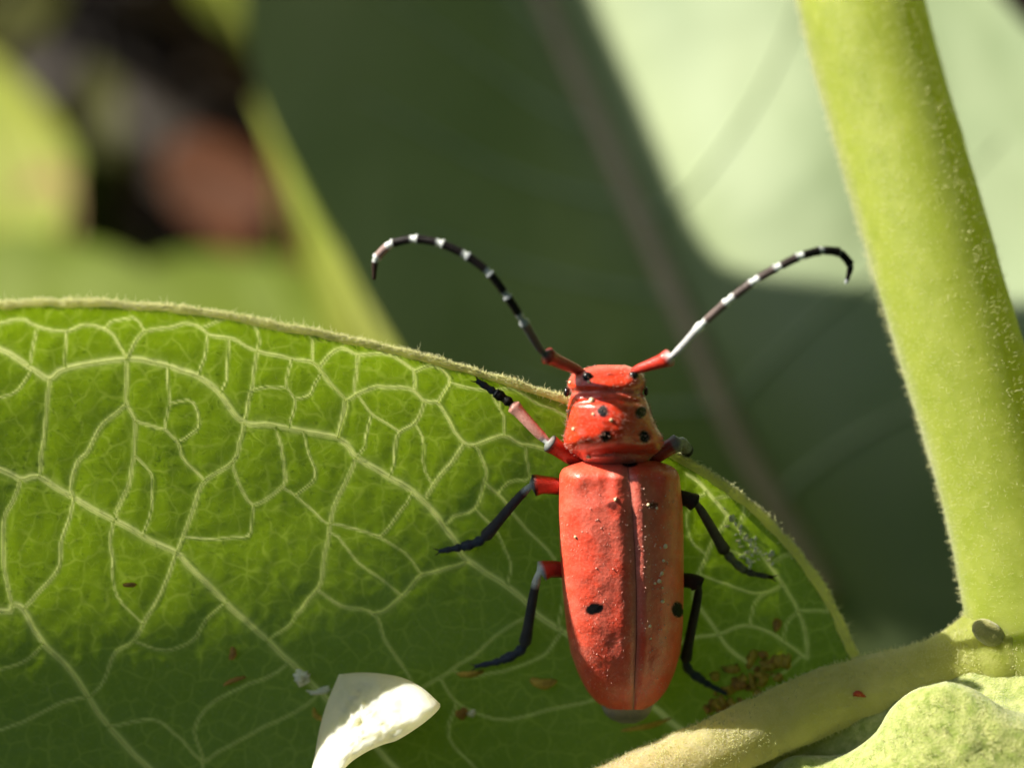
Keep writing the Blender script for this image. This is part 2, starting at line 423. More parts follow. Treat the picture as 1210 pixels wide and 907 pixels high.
# ================================================================= THE MILKWEED THAT CARRIES THE BEETLE
MARG = [(-1400, 1345), (-1330, 1140), (-1150, 860), (-900, 620), (-600, 460), (-300, 384), (-100, 361), (0, 359), (60, 356), (130, 358), (200, 363), (270, 372), (340, 386),
        (400, 398), (470, 413), (530, 430), (590, 446), (640, 463), (670, 472), (720, 495), (770, 520), (810, 544), (850, 568), (890, 598), (930, 638), (960, 675), (985, 715), (1000, 750), (1010, 785)]
MIDR = [(-1400, 1350), (-900, 1390), (-400, 1310), (0, 1212), (400, 1075), (650, 968), (750, 924), (850, 880), (950, 836), (1008, 816), (1100, 795), (1160, 782), (1200, 772)]
def ymarg(px): return smooth_ip(px, MARG, 14)
def ymid(px): return smooth_ip(px, MIDR, 30)
def zbase(px, py):
    """height field of the blade, mm towards the camera"""
    px = np.asarray(px, float); py = np.asarray(py, float)
    X = (px - 605) / K; Y = (453.5 - py) / K
    slope = np.gradient(ymarg(np.linspace(-1400, 1010, 1200)), 2410 / 1199)
    sl = np.interp(px, np.linspace(-1400, 1010, 1200), slope)
    d = np.maximum(py - ymarg(px), -10) / K / np.sqrt(1 + sl ** 2)
    Yc = np.maximum(Y, -17.0)
    z = 0.36 * Yc + 0.0093 * Yc ** 2 + 0.85 * np.exp(-d / 2.4) * np.clip((940 - px) / 120, 0.15, 1)
    z += np.where(X < 0, -0.13 * X * (0.3 + 0.7 / (1 + np.exp(-(Y + 6.5) / 1.8))), -0.06 * X)
    z += 0.15 * vnoise(X, Y, 0.2, 5) + 0.015 * vnoise(X, Y, 0.6, 6)
    z -= 0.006 * np.clip(-15 - X, 0, 100) ** 2
    return z

plant = thing('milkweed_plant', 'downy green milkweed with thick pale stem and broad veined leaf carrying the red beetle', 'plant',
              np.array([0, 0, 0]))
# stem path: through the photo, up beyond the frame and down to the soil
stem_px = [(905, -700, -22), (930, -450, -17), (965, -200, -12), (1015, 0, -8), (1050, 130, -6.5), (1088, 260, -5), (1120, 370, -4), (1155, 480, -3.2), (1186, 590, -2.6), (1207, 680, -2.2), (1226, 770, -2.0), (1250, 900, -2.5), (1300, 1150, -6)]
stem_pts = [P(*a) for a in stem_px]
last = W(stem_pts[-1])[0]
down = [Winv([last[0] + 0.004 * k, last[1] + 0.012 * k, last[2] * (1 - k / 4)])[0] for k in (1, 2, 3, 4)]
down[-1] = Winv([last[0] + 0.016, last[1] + 0.048, -0.012])[0]
stem_pts = np.array(stem_pts + down)
plant.location = W(down[-1])[0] + np.array([0, 0, 0.012]); ROOT[plant.name] = np.array(plant.location)
sp_ = spline(stem_pts, 420)
Wm = lambda p: W(p)
tt = np.linspace(0, 1, 420)
# radius ~75 px in view, swelling at the node
py_of = 453.5 - sp_[:, 1] * K * D / (D - sp_[:, 2])
srad = np.interp(py_of, [-700, 0, 600, 700, 760, 830, 900, 4000], [1.95, 2.28, 2.12, 2.2, 2.45, 2.4, 2.25, 2.6])
sv, sf = tube(sp_, srad, 40)
n_s = 420 * 40
ang = np.tile(np.linspace(0, 2 * np.pi, 40, endpoint=False), 420); ln = np.repeat(np.arange(420), 40)
ctr = np.repeat(sp_, 40, 0)
sv[:n_s] += (sv[:n_s] - ctr) * (0.012 * np.sin(ang * 5)[:, None] + 0.018 * vnoise(ang * 2, ln, 0.35, 4)[:, None] + 0.02 * vnoise(ang * 6, ln, 1.1, 5)[:, None])
stem = mk('stem', sv, sf, M['stem'], plant)
# down on the stem, only where the photograph can see it
def hairs_on_tube(path, rad, pxy_range, count, lo, hi, r, tilt=0.5, front=True):
    i = rng.integers(1, len(path) - 1, count * 6)
    pyy = 453.5 - path[i, 1] * K * D / (D - path[i, 2])
    i = i[(pyy > pxy_range[0]) & (pyy < pxy_range[1])][:count]
    t = path[i + 1] - path[i - 1]; t /= np.linalg.norm(t, axis=1, keepdims=True)
    w = rng.normal(size=(len(i), 3)); w -= t * (w * t).sum(1)[:, None]; w /= np.linalg.norm(w, axis=1, keepdims=True)
    if front: w[:, 2] = np.where(w[:, 2] < -0.35, -w[:, 2], w[:, 2])
    fr_ = rng.random((len(i), 1)); pos = path[i] * (1 - fr_) + path[i + 1] * fr_ + w * rad[i][:, None] * 0.985
    dirs = w + t * rng.uniform(-tilt, tilt, (len(i), 1)) + rng.normal(size=w.shape) * 0.35
    return hairs(pos, dirs, rng.uniform(lo, hi, len(i)) , r)
hv, hf = hairs_on_tube(sp_, srad, (-60, 960), 24000, 0.10, 0.30, 0.007)
mk('stem_down', hv, hf, M['hair'], stem, kind='stuff')

# ---- upper half of the blade, dense enough to carry real relief of the veins
VEINS = {
 0.100: ["-260,470 -120,515 0,554 24,566 46,563 87,588 135,614 175,636 208,652 226,671 267,711 316,756 354,793 430,868 520,955 600,990",
         "-160,395 -70,402 0,413 20,423 38,437 59,447 79,434 149,424 187,429 230,443 258,463 288,499 326,503 399,518 421,540 449,557 499,590 538,638 553,661 611,701 634,725 665,745 720,790 790,850 840,882",
         "-240,640 -110,690 0,721 14,713 28,721 52,760 80,787 104,822 128,857 160,891 230,960 330,1050 430,1062"],
 0.058: ["24,566 16,590 4,614 4,665 8,693 14,713", "59,447 54,499 50,530 46,563", "149,424 149,450 149,477 159,497 158,538 151,574 137,606",
         "149,477 119,503 103,534 91,546 83,574 87,588", "288,499 284,519 274,546 242,568 230,598 219,625 208,652",
         "421,540 408,568 396,595 391,618 383,660 377,691 362,712 350,725", "408,472 404,495 399,518",
         "409,473 429,462 452,457 486,459 502,474 517,476 529,492 548,524 572,522 596,514 615,524 641,529 668,536",
         "548,524 535,545 519,562 504,586", "550,664 523,673 496,680 479,700 452,722 441,725",
         "953,777 953,758 944,721 925,690 895,650 860,610 830,575 812,560", "826,715 850,749 867,770 894,790"],
 0.047: ["0,382 28,376 44,386 79,390 103,384 127,390 139,403 149,424", "149,424 163,399 175,390 202,388 222,382 238,388 246,396 274,399 304,415 345,423 373,429 387,451 409,473 405,499 399,518",
         "378,433 390,418 403,411 423,419 449,418 469,423 482,433 490,439 490,458", "366,426 378,433 390,452 408,472", "423,419 421,440 419,462",
         "490,439 509,432 525,439 532,452 522,469 517,476", "304,415 300,439 296,463 289,495", "195,507 210,522 216,542 242,568", "159,497 195,507",
         "274,546 284,574 300,596 333,576 337,562 333,535 327,511", "377,698 404,715 441,725 455,756 475,786", "565,530 573,552 573,568 562,601 538,608 528,618",
         "573,570 588,583 601,598 618,621 634,636 655,660", "502,474 490,499 472,510 467,519 466,538", "850,749 886,738 927,758 953,777", "850,749 825,752 807,758",
         "860,610 842,640 825,680 820,700", "135,614 131,640 134,665 132,672", "87,588 83,610 72,640 70,668 50,695 28,719", "208,652 195,690 172,730 160,755 137,770 128,790"],
 0.034: ["44,386 40,405 36,427", "79,390 77,434", "139,378 159,376 171,392", "246,396 242,419 234,443", "270,400 268,447", "304,415 306,396 300,384", "345,423 339,455 349,471 346,489",
         "349,471 365,467 371,455", "298,461 318,457 337,457", "369,425 369,403", "198,439 200,477 195,505", "210,522 230,511 236,501 228,475 200,477", "300,596 294,632 270,635 246,636 222,634",
         "333,576 349,586 381,614 391,620", "349,586 371,566 369,546 363,530", "472,510 456,500 439,490 426,471", "439,490 431,519", "490,499 499,519 500,545", "532,452 552,457 565,459 580,462",
         "588,583 605,568 626,565 621,532", "596,514 595,495 590,482", "624,469 638,477 658,484 670,492", "391,618 441,632 468,646", "441,632 452,632 474,602", "159,538 180,560 180,590",
         "404,640 425,665 448,682", "0,470 20,462 38,437", "267,711 245,730 232,752 222,760", "316,756 340,740 350,725", "430,868 470,830 520,800 565,770 600,740 634,725",
         "230,960 240,900 230,860 250,830 285,812 316,800", "104,822 70,830 30,850 0,862", "240,900 290,870 330,850", "52,760 30,780 0,790", "562,601 585,625 600,655", "520,800 540,830 590,850 640,840 690,830",
         "540,830 530,870 560,905", "827,585 815,600 812,620", "895,650 880,655 862,650", "925,690 905,700 885,700 860,690", "944,721 965,720 978,722", "873,620 880,600 872,590", "910,665 935,655 945,660",
         "886,738 890,715 905,700", "927,758 930,735 944,721", "665,745 640,775 600,790 560,800", "128,857 180,850 210,870 240,900"],
}
veins = []
for r, lst in VEINS.items():
    for st in lst:
        pts = np.array([[float(c) for c in q.split(',')] for q in st.split()])
        nn_ = max(6, int(np.abs(np.diff(pts, axis=0)).sum() / 5))
        q = spline(pts, nn_)
        q[1:-1] += np.stack([vnoise(q[1:-1, 0], q[1:-1, 1], 0.06, 11), vnoise(q[1:-1, 0], q[1:-1, 1], 0.06, 12)], -1) * 1.3
        veins.append((r, q))

# carry loose ends on to the next vein so that the cells close
ext = []
for i, (r, q) in enumerate(veins):
    for e, e2 in ((0, 3), (-1, -4)):
        if not (-20 < q[e, 0] < 1000 and q[e, 1] < 950): continue
        oth = np.vstack([q2 for k, (r2, q2) in enumerate(veins) if k != i])
        d = oth - q[e]; L = np.hypot(*d.T)
        if L.min() < 5: continue
        f_ = q[e] - q[e2]; f_ /= np.hypot(*f_); cosv = (d @ f_) / (L + 1e-6)
        ok = (cosv > 0.25) & (L < 95)
        if not ok.any(): continue
        c_ = np.where(ok, L * (1.6 - cosv), 1e9); k = np.argmin(c_); tgt = oth[k]
        m_ = q[e] + f_ * L[k] * 0.45 + rng.normal(0, 2.5, 2)
        ext.append((0.031, spline(np.array([q[e], m_ * .6 + (q[e] + tgt) * .2, tgt]), max(6, int(L[k] / 5)))))
veins += ext

colsx = np.concatenate([np.linspace(-1400, -60, 110), np.arange(-57, 1009, 2.6)])
NV = 260
tv = np.linspace(0, 1, NV) ** 1.0
# rows dense where the photo looks (margin down to the lower frame edge)
ym_, yd_ = ymarg(colsx), ymid(colsx)
PX = np.repeat(colsx[None], NV, 0)
PY = np.empty((NV, len(colsx)))
for j in range(len(colsx)):
    a, b = ym_[j], yd_[j]
    if b <= 930: PY[:, j] = np.linspace(a, b, NV)
    else:
        m = int(NV * 0.9); PY[:, j] = np.concatenate([np.linspace(a, 930, m), np.linspace(930, b, NV - m + 1)[1:]]) if a < 900 else np.linspace(a, b, NV)
pxf, pyf = PX.ravel(), PY.ravel()
# distance to the traced veins
inside = (pxf > -280) & (pyf < 1080)
ii = np.nonzero(inside)[0]
dist = np.full(len(pxf), 99.0); vr = np.zeros(len(pxf))
pts2 = np.stack([pxf[ii], pyf[ii]], -1)
best = np.full(len(ii), 99.0); wid = np.full(len(ii), 0.1)
order = np.argsort(pts2[:, 0]); sx = pts2[order, 0]
for r, q in veins:
    for k in range(0, len(q) - 1, 2):
        a = q[k]; b = q[min(k + 2, len(q) - 1)]; R_ = 40
        lo = np.searchsorted(sx, min(a[0], b[0]) - R_); hi = np.searchsorted(sx, max(a[0], b[0]) + R_)
        idx = order[lo:hi]
        idx = idx[(pts2[idx, 1] > min(a[1], b[1]) - R_) & (pts2[idx, 1] < max(a[1], b[1]) + R_)]
        if not len(idx): continue
        d = b - a; L2 = d @ d + 1e-9
        t = np.clip(((pts2[idx] - a) @ d) / L2, 0, 1)
        dd = np.linalg.norm(pts2[idx] - a - t[:, None] * d, axis=1) / K
        upd = dd < best[idx]
        best[idx[upd]] = dd[upd]; wid[idx[upd]] = r
dist[ii] = best; vr[ii] = wid
veinw = np.maximum(np.exp(-(dist / (vr * 1.05 + 1e-3)) ** 3), 0.22 * np.exp(-(dist / (vr * 2.0 + 1e-3)) ** 2)) * np.where(vr > 0, 1, 0)
relief = -0.022 * (1 - np.exp(-(dist / 0.38) ** 2))
dm = (pyf - ymarg(pxf)) / K
relief *= np.clip(dm / 0.5, 0, 1)
relief += 0.012 * vnoise(pxf, pyf, 0.03, 23) * np.clip(dm, 0, 1)
relief += 0.008 * vnoise(pxf, pyf, 0.09, 21)
zf = zbase(pxf, pyf) + relief
flat = np.stack([(pxf - 605) / K, (453.5 - pyf) / K, np.zeros_like(pxf)], -1)
bv = P(pxf, pyf, zf)

# ---- lower half: falls away below the midrib and swells up as a lobe at the leaf base
LOW = [  # column: list of (px, py, z) from midrib outwards
 [(1215, 772, 0.5), (1240, 842, 4.0), (1252, 864, 6.0), (1262, 900, 6.9), (1290, 1010, 7.0), (1330, 1200, 5.0)],
 [(1180, 778, 0.4), (1195, 845, 3.6), (1192, 839, 5.6), (1196, 880, 6.7), (1215, 1010, 7.2), (1240, 1200, 5.2)],
 [(1140, 786, 0.3), (1152, 838, 3.4), (1155, 815, 5.4), (1157, 856, 6.6), (1165, 1000, 7.4), (1175, 1220, 5.2)],
 [(1100, 795, 0.2), (1112, 834, 3.0), (1118, 804, 5.2), (1115, 846, 6.5), (1112, 990, 7.4), (1110, 1240, 5.2)],
 [(1060, 804, 0.1), (1078, 852, 2.6), (1083, 813, 4.7), (1078, 856, 6.2), (1065, 990, 7.2), (1050, 1260, 5.0)],
 [(1020, 812, 0.0), (1048, 868, 2.0), (1053, 836, 3.9), (1045, 876, 5.5), (1020, 1000, 6.6), (990, 1290, 4.4)],
 [(985, 824, 0.0), (1012, 885, 1.4), (1031, 868, 3.0), (1010, 905, 4.5), (970, 1020, 5.6), (920, 1320, 3.6)],
 [(950, 838, 0.0), (972, 895, 0.8), (990, 892, 1.9), (965, 925, 3.0), (920, 1050, 4.4), (850, 1360, 2.6)],
 [(915, 852, -0.1), (930, 903, 0.4), (932, 892, 1.3), (910, 935, 2.2), (860, 1090, 3.2), (780, 1400, 1.6)],
 [(870, 872, -0.2), (880, 920, 0.0), (870, 945, 0.4), (850, 990, 1.0), (790, 1140, 2.0), (700, 1450, 0.5)],
 [(750, 924, -0.3), (750, 965, -0.3), (740, 1000, 0.0), (720, 1050, 0.4), (650, 1230, 1.0), (560, 1540, -0.5)],
 [(400, 1075, -0.4), (395, 1110, -0.4), (385, 1150, 0.0), (360, 1230, 0.2), (310, 1400, 0.2), (230, 1680, -1.5)],
 [(0, 1212, -0.6), (-5, 1250, -0.5), (-15, 1290, -0.2), (-40, 1370, 0.0), (-90, 1530, -0.5), (-160, 1780, -2.0)],
 [(-400, 1310, -1.0), (-410, 1340, -1), (-420, 1380, -0.8), (-440, 1450, -0.6), (-480, 1570, -1.0), (-530, 1750, -2.5)],
 [(-900, 1390, -3), (-905, 1410, -3), (-910, 1430, -2.8), (-920, 1470, -2.8), (-950, 1540, -3.2), (-980, 1620, -4)],
 [(-1400, 1352, -8), (-1400, 1354, -8), (-1400, 1356, -8), (-1400, 1358, -8), (-1400, 1360, -8), (-1400, 1362, -8)]]
rows = [spline(np.array(c, float), 60) for c in LOW]
rows = np.array(rows)                                   # (16, 60, 3)
low = np.stack([spline(rows[:, k], 260) for k in range(60)], 1)   # (260, 60, 3)
lpx, lpy, lz = low[..., 0].ravel(), low[..., 1].ravel(), low[..., 2].ravel()
lz = lz + 0.10 * vnoise(lpx, lpy, 0.035, 31) + 0.07 * vnoise(lpx, lpy, 0.10, 32) + 0.04 * vnoise(lpx, lpy, 0.22, 33)
lz = lz * 0.6 + np.interp(lpx, [600, 1000, 1150, 1250], [-2.6, -1.8, -1.0, -0.6]) + 0.09 * vnoise(lpx, lpy, 0.06, 34) + 0.05 * vnoise(lpx, lpy, 0.15, 35)
lv = P(lpx, lpy, lz)

leaf = mk('leaf', bv, grid_faces(NV, len(colsx)), M['blade'], plant, {'vein': veinw, 'flat': flat}, label='broad green leaf with pale branching veins under the beetle')
mk('leaf_lobe', lv, grid_faces(260, 60), M['lobe'], leaf, label='pale downy lobe of the leaf base')
for r, q in veins:
    z = zbase(q[:, 0], q[:, 1]) - r * 0.12
    # fade each vein's thickness towards its ends
    L = np.linspace(0, 1, len(q)); taper = np.ones(len(q))
    for e, Le in ((0, L), (-1, 1 - L)):                      # thin out where a vein ends free
        if min(np.hypot(*(q2 - q[e]).T).min() for r2, q2 in veins if q2 is not q) > 5: taper *= np.clip(0.2 + Le * 1.6, 0, 1)
    rr = r * taper * (1 + 0.16 * vnoise(q[:, 0], q[:, 1], 0.12, 41) + 0.10 * vnoise(q[:, 0], q[:, 1], 0.4, 42))
    soft = np.clip((1000 - q[:, 1]) / 300, 0.35, 1.0)
    vv, vf = tube(P(q[:, 0], q[:, 1], z), rr * (0.8 + 0.2 * soft), 8, half=True, squash=0.3)
    mk('vein', vv, vf, M['vein'], leaf)
# fine down lying on the blade
n_ = 9000; hx = rng.uniform(-20, 990, n_); hy = ymarg(hx) + rng.random(n_) * (np.minimum(ymid(hx) - 45, 930) - ymarg(hx))
hd = rng.normal(size=(n_, 3)) * np.array([1, 1, .3]) + np.array([0, 0, .25])
hv, hf = hairs(P(hx, hy, zbase(hx, hy) - 0.04), hd, rng.uniform(.08, .24, n_), 0.0055)
mk('leaf_down', hv, hf, M['softhair'], leaf, kind='stuff')
# midrib: a thick downy tube running into the stem
mp = [(-1400, 1351, -8), (-900, 1390, -3.2), (-400, 1310, -1.2), (0, 1212, -0.7), (400, 1075, -0.3), (650, 968, 0.1), (750, 924, 0.25), (850, 882, 0.2), (950, 838, 0.0), (1020, 814, -0.2), (1100, 796, -0.5), (1160, 780, -1.0), (1215, 765, -1.7)]
mp = spline(np.array(mp, float), 260); mp[:, 2] += np.interp(mp[:, 0], [600, 850, 1000, 1150, 1215], [-1.2, -1.3, -1.8, -1.0, -0.2])
mrad = np.interp(mp[:, 0], [-1400, -900, -400, 0, 400, 650, 850, 950, 1060, 1100, 1130, 1150, 1175, 1215], [0.1, 0.4, 0.7, 0.85, 0.95, 1.0, 1.04, 1.12, 1.12, 1.17, 1.32, 1.6, 2.0, 2.2])
mpath = P(mp[:, 0], mp[:, 1], mp[:, 2])
mv, mf = tube(mpath, mrad, 36)
a_ = np.tile(np.linspace(0, 2 * np.pi, 36, endpoint=False), 260); l_ = np.repeat(np.arange(260), 36)
nm = 260 * 36
mv[:nm] += (mv[:nm] - np.repeat(mpath, 36, 0)) * (0.05 * vnoise(a_ * 2, l_, 0.4, 51) + 0.04 * vnoise(a_ * 5, l_, 0.9, 52))[:, None]
along = np.interp(np.append(np.repeat(mp[:, 0], 36), [mp[0, 0], mp[-1, 0]]), [720, 900, 1050, 1180], [0, .35, .55, 1])
mid = mk('midrib', mv, mf, M['midrib'], leaf, {'along': along})
# thickened pale margin
mg = np.array([(x, ymarg(x)) for x in np.concatenate([np.linspace(-1400, -60, 60), np.arange(-50, 1014, 5)])])
mgz = zbase(mg[:, 0], mg[:, 1])
mgp = P(mg[:, 0], mg[:, 1] + 2 + 1.5 * vnoise(mg[:, 0], mg[:, 1], 0.05, 61), mgz)
mgr = (0.115 + 0.03 * vnoise(mg[:, 0], mg[:, 1], 0.08, 62)) * np.interp(mg[:, 0], [-1400, -300, 700, 850, 1010], [0.6, 1, 1, 1.25, 1.5])
rv, rf = tube(mgp, mgr, 12)
rim = mk('leaf_margin', rv, rf, M['rim'], leaf)
# down along the margin
def margin_hairs(count, lo, hi, r):
    i = rng.integers(62, len(mgp) - 2, count)
    t = mgp[i + 1] - mgp[i - 1]; t /= np.linalg.norm(t, axis=1, keepdims=True)
    w = np.stack([-t[:, 1], t[:, 0], np.zeros(len(i))], -1)
    w = w * rng.uniform(-0.2, 1, (len(i), 1)) + np.array([0, 0, 1]) * rng.uniform(-0.5, 1, (len(i), 1))
    w -= t * (w * t).sum(1)[:, None]; w /= np.linalg.norm(w, axis=1, keepdims=True)
    pos = mgp[i] + w * mgr[i][:, None] * 0.95 + t * rng.uniform(-.08, .08, (len(i), 1))
    return hairs(pos, w + t * rng.uniform(-1.3, 1.3, (len(i), 1)), rng.uniform(lo, hi, len(i)), r)
a1 = margin_hairs(9000, 0.05, 0.18, 0.010); a2 = margin_hairs(420, 0.15, 0.42, 0.009)
hv, hf = merge([a1, a2])
mk('margin_down', hv, hf, M['hair'], rim, kind='stuff') if False else mk('margin_down', hv, hf, M['hair'], leaf, kind='stuff')
hv, hf = hairs_on_tube(mpath, mrad, (700, 1010), 9000, 0.06, 0.2, 0.012)
mk('midrib_down', hv, hf, M['hair'], leaf, kind='stuff')
# down on the lobe
L3 = P(low[..., 0], low[..., 1], lz.reshape(low.shape[:2]))
i = rng.integers(1, 150, 9000); j = rng.integers(12, 46, 9000)
du = L3[i + 1, j] - L3[i - 1, j]; dv = L3[i, j + 1] - L3[i, j - 1]
nn_ = np.cross(du, dv); nn_ /= np.linalg.norm(nn_, axis=1, keepdims=True); nn_ *= np.where(nn_[:, 2:3] < 0, -1, 1)
fr = rng.uniform(0, 1, (9000, 2))
pos = L3[i, j] + (L3[i + 1, j] - L3[i, j]) * fr[:, :1] + (L3[i, j + 1] - L3[i, j]) * fr[:, 1:]
hv, hf = hairs(pos, nn_ + rng.normal(size=nn_.shape) * 0.6, rng.uniform(0.10, 0.30, 9000), 0.012)
mk('lobe_down', hv, hf, M['hair'], leaf, kind='stuff')
# axillary bud in the fork of petiole and stem
v, f = ICO2
bud = v * np.array([0.55, 0.40, 0.34]) * (1 + 0.25 * np.clip(v[:, :1], 0, 1)) ; ca, sa = math.cos(-0.6), math.sin(-0.6)
bud = bud @ np.array([[ca, sa, 0], [-sa, ca, 0], [0, 0, 1]])
mk('axillary_bud', bud + P(1166, 746, -0.27), f, M['bud'], stem)
# ---- unseen leaf added above the frame, outlined to throw the shade on the leaf behind
BG0, BGN = np.array([8.0, 6.0, -50.0]), np.array([-0.30, 0.36, 0.88]); BGN = BGN / np.linalg.norm(BGN)
BO = [(262, -150), (275, -60), (284, 0), (291, 60), (306, 120), (342, 190), (386, 268), (430, 350), (470, 420), (520, 510), (590, 640), (680, 800), (790, 930), (920, 1000), (1060, 1010), (1220, 940), (1360, 800), (1440, 600), (1450, 400), (1420, 250), (1340, 140), (1260, 70), (1215, 30), (1180, -10), (1120, -80), (1030, -200), (880, -330), (700, -400), (520, -370), (350, -270)]
bo = spline(np.array(BO + [BO[0]], float), 145)[:-1]
mdl = spline(np.array([(560, -260), (600, -110), (640, 0), (680, 90), (720, 180), (760, 270), (805, 370), (852, 480), (905, 575), (940, 640)], float), 80)
def bgz(px, py):
    p = PP(px, py, BG0, BGN)
    d = px - np.interp(py, mdl[:, 1], mdl[:, 0])
    off = 2.2 * np.tanh(np.abs(d) / 160) - 2.2 + 0.7 * vnoise(px, py, 0.006, 111) - 9e-5 * np.clip(py - 330, 0, None) ** 2 + 0.07 * vnoise(px, py, 0.03, 112)
    return p + BGN * off[..., None]
def shade_pt(px, py, t=78.0):
    return bgz(np.array([px], float), np.array([py], float))[0] + SUN * t
up_m = [shade_pt(1330, 352), shade_pt(1210, 338), shade_pt(1080, 322), shade_pt(950, 306), shade_pt(870, 297), shade_pt(825, 284), shade_pt(797, 250), shade_pt(775, 205), shade_pt(748, 140), shade_pt(715, 60), shade_pt(685, -10), shade_pt(650, -90), shade_pt(590, -200)]
stem_hi = P(965, -260, -13)
tip = up_m[-1] + np.array([-8, 12, 0])
up_c = spline(np.array([stem_hi + np.array([0, 1.2, 0]), *up_m, tip]), 90)
lo_m = [stem_hi + np.array([0, -1.2, 0]), shade_pt(1230, 800), shade_pt(1000, 850), shade_pt(700, 900), shade_pt(350, 800), shade_pt(130, 500), shade_pt(120, 150), shade_pt(220, -150), tip]
lo_c = spline(np.array(lo_m), 90)
wv = np.linspace(0, 1, 24)[None, :, None]
SH = up_c[:, None] * (1 - wv) + lo_c[:, None] * wv
SH[..., 2] += 1.2 * np.abs(np.linspace(-1, 1, 24))[None] + 0.6 * vnoise(SH[..., 0], SH[..., 1], 0.1, 71)
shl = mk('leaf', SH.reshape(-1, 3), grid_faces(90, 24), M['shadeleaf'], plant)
v, f = tube((up_c * .5 + lo_c * .5) + np.array([0, 0, 0.2]), np.linspace(0.9, 0.15, 90), 8)
mk('midrib', v, f, M['midrib'], shl)

def blade3d(base, tip, width, nrm, sag=6.0):
    base, tip = np.asarray(base, float), np.asarray(tip, float); d = tip - base; L = np.linalg.norm(d)
    n_ = np.asarray(nrm, float); n_ -= d * (n_ @ d) / L ** 2; n_ /= np.linalg.norm(n_); s_ = np.cross(d / L, n_)
    t = np.linspace(0, 1, 40)[:, None, None]; w = np.linspace(-1, 1, 15)[None, :, None]
    prof = np.sin(np.pi * np.clip(t, 0, 1) ** 0.8) ** 0.75 * width + 0.4
    q = base + d * t + s_ * w * prof + n_ * (0.12 * width * np.abs(w) - sag * t ** 2 + 0.5 * vnoise(t * 60 + 0 * w, w * 8 + 0 * t, 0.25, 77))
    m_ = base + d * t[:, 0] + n_ * (-sag * t[:, 0] ** 2 - 0.3)
    return q.reshape(-1, 3), grid_faces(40, 15), m_
for b_, t_, w_, nr_ in [(P(940, -380, -15.5), (75, 70, -48), 27, (-.3, .8, .4)), (P(920, -560, -19), (30, 62, 62), 27, (0, .9, -.3))]:  # unseen leaves added overhead to block sky light
    v, f, m_ = blade3d(b_, t_, w_, nr_)
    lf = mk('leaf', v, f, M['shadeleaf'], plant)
    v, f = tube(m_, np.linspace(1.0, 0.15, 40), 8); mk('midrib', v, f, M['midrib'], lf)

# ================================================================= THE RED BEETLE
BP0, BP1 = (700, 800), (742, 590)
zb0 = float(zbase(740, 800)) + 0.22; zb1 = float(zbase(742, 600)) + 0.32
def zplane(py): return zb0 + (zb1 - zb0) * (800 - np.asarray(py, float)) / 200.0
RED = np.array([0.74, 0.048, 0.014]); RED2 = np.array([0.50, 0.045, 0.022]); PINK = np.array([0.66, 0.20, 0.15]); BLK = np.array([0.006, 0.007, 0.008])
GREY = np.array([0.20, 0.20, 0.21]); WHITE = np.array([0.70, 0.72, 0.70])
beetle = thing('red_beetle', 'orange-red beetle with black spots and banded black and white antennae sitting on the leaf', 'beetle', P(740, 700, float(zbase(740, 700))))

def ring_body(tab, rows_py, nseg, p=0.98):
    py = rows_py
    xl, xr, zt, zbm = (np.array([smooth_ip(py, tab[:, [0, k]], 2.2)]).ravel() for k in (1, 2, 3, 4))
    a = np.linspace(0, 2 * np.pi, nseg, endpoint=False)
    ca, sa = np.cos(a), np.sin(a)
    cx = np.sign(ca) * np.abs(ca) ** p; sz = np.sign(sa) * np.abs(sa) ** p
    px = ((xl + xr) / 2)[:, None] + ((xr - xl) / 2)[:, None] * cx[None]
    zz = ((zt + zbm) / 2)[:, None] + ((zt - zbm) / 2)[:, None] * sz[None]
    return px, np.repeat(py[:, None], nseg, 1), zz, np.repeat(sz[None], len(py), 0)
BT = np.array([
 (431, 710, 736, 1.05, 0.75), (432.5, 699, 745, 1.35, 0.5), (436, 686, 753, 1.72, 0.3), (442, 676, 760, 2.02, 0.2), (450, 671, 763, 2.24, 0.15), (457, 671, 762, 2.32, 0.15), (461, 674, 760, 2.28, 0.15),
 (463, 676, 759, 2.22, 0.15), (465, 676, 759, 2.38, 0.15), (470, 673, 763, 2.55, 0.15), (480, 671, 767, 2.78, 0.15), (492, 670, 771, 2.95, 0.15), (506, 668, 777, 3.02, 0.15), (515, 666, 783, 3.0, 0.15), (523, 666, 785, 2.9, 0.15),
 (532, 672, 780, 2.62, 0.2), (538, 682, 772, 2.42, 0.25), (544, 690, 766, 2.22, 0.3), (549, 692, 765, 1.9, 0.3), (555, 692, 770, 1.45, 0.3), (570, 680, 790, 1.35, 0.25), (620, 674, 798, 1.4, 0.2), (720, 678, 798, 1.35, 0.2),
 (790, 697, 786, 1.25, 0.2), (820, 706, 775, 1.2, 0.25), (832, 710, 772, 1.15, 0.3), (842, 714, 768, 1.02, 0.35), (848, 720, 763, 0.9, 0.4), (852, 727, 757, 0.75, 0.45), (854, 737, 748, 0.62, 0.55)], float)
rp = np.concatenate([np.linspace(431, 436, 12), np.linspace(436.5, 556, 180), np.linspace(558, 830, 60), np.linspace(831, 854, 40)])
bpx, bpy_, bz, bs = ring_body(BT, rp, 120)
top = np.clip(bs, 0, 1) ** 0.6
def G(x, y, cx, cy, sx, sy): return np.exp(-((x - cx) / sx) ** 2 - ((y - cy) / sy) ** 2)
dz = 0.20 * G(bpx, bpy_, 732, 502, 36, 28)
dz += 0.16 * G(bpx, bpy_, 684, 521, 12, 13) + 0.16 * G(bpx, bpy_, 774, 519, 12, 13)
dz -= 0.10 * G(bpx, bpy_, 694, 505, 11, 22) + 0.08 * G(bpx, bpy_, 769, 500, 9, 20)
dz -= 0.22 * np.exp(-((bpy_ - 538 + 4 * np.cos((bpx - 727) / 30)) / 4.0) ** 2)
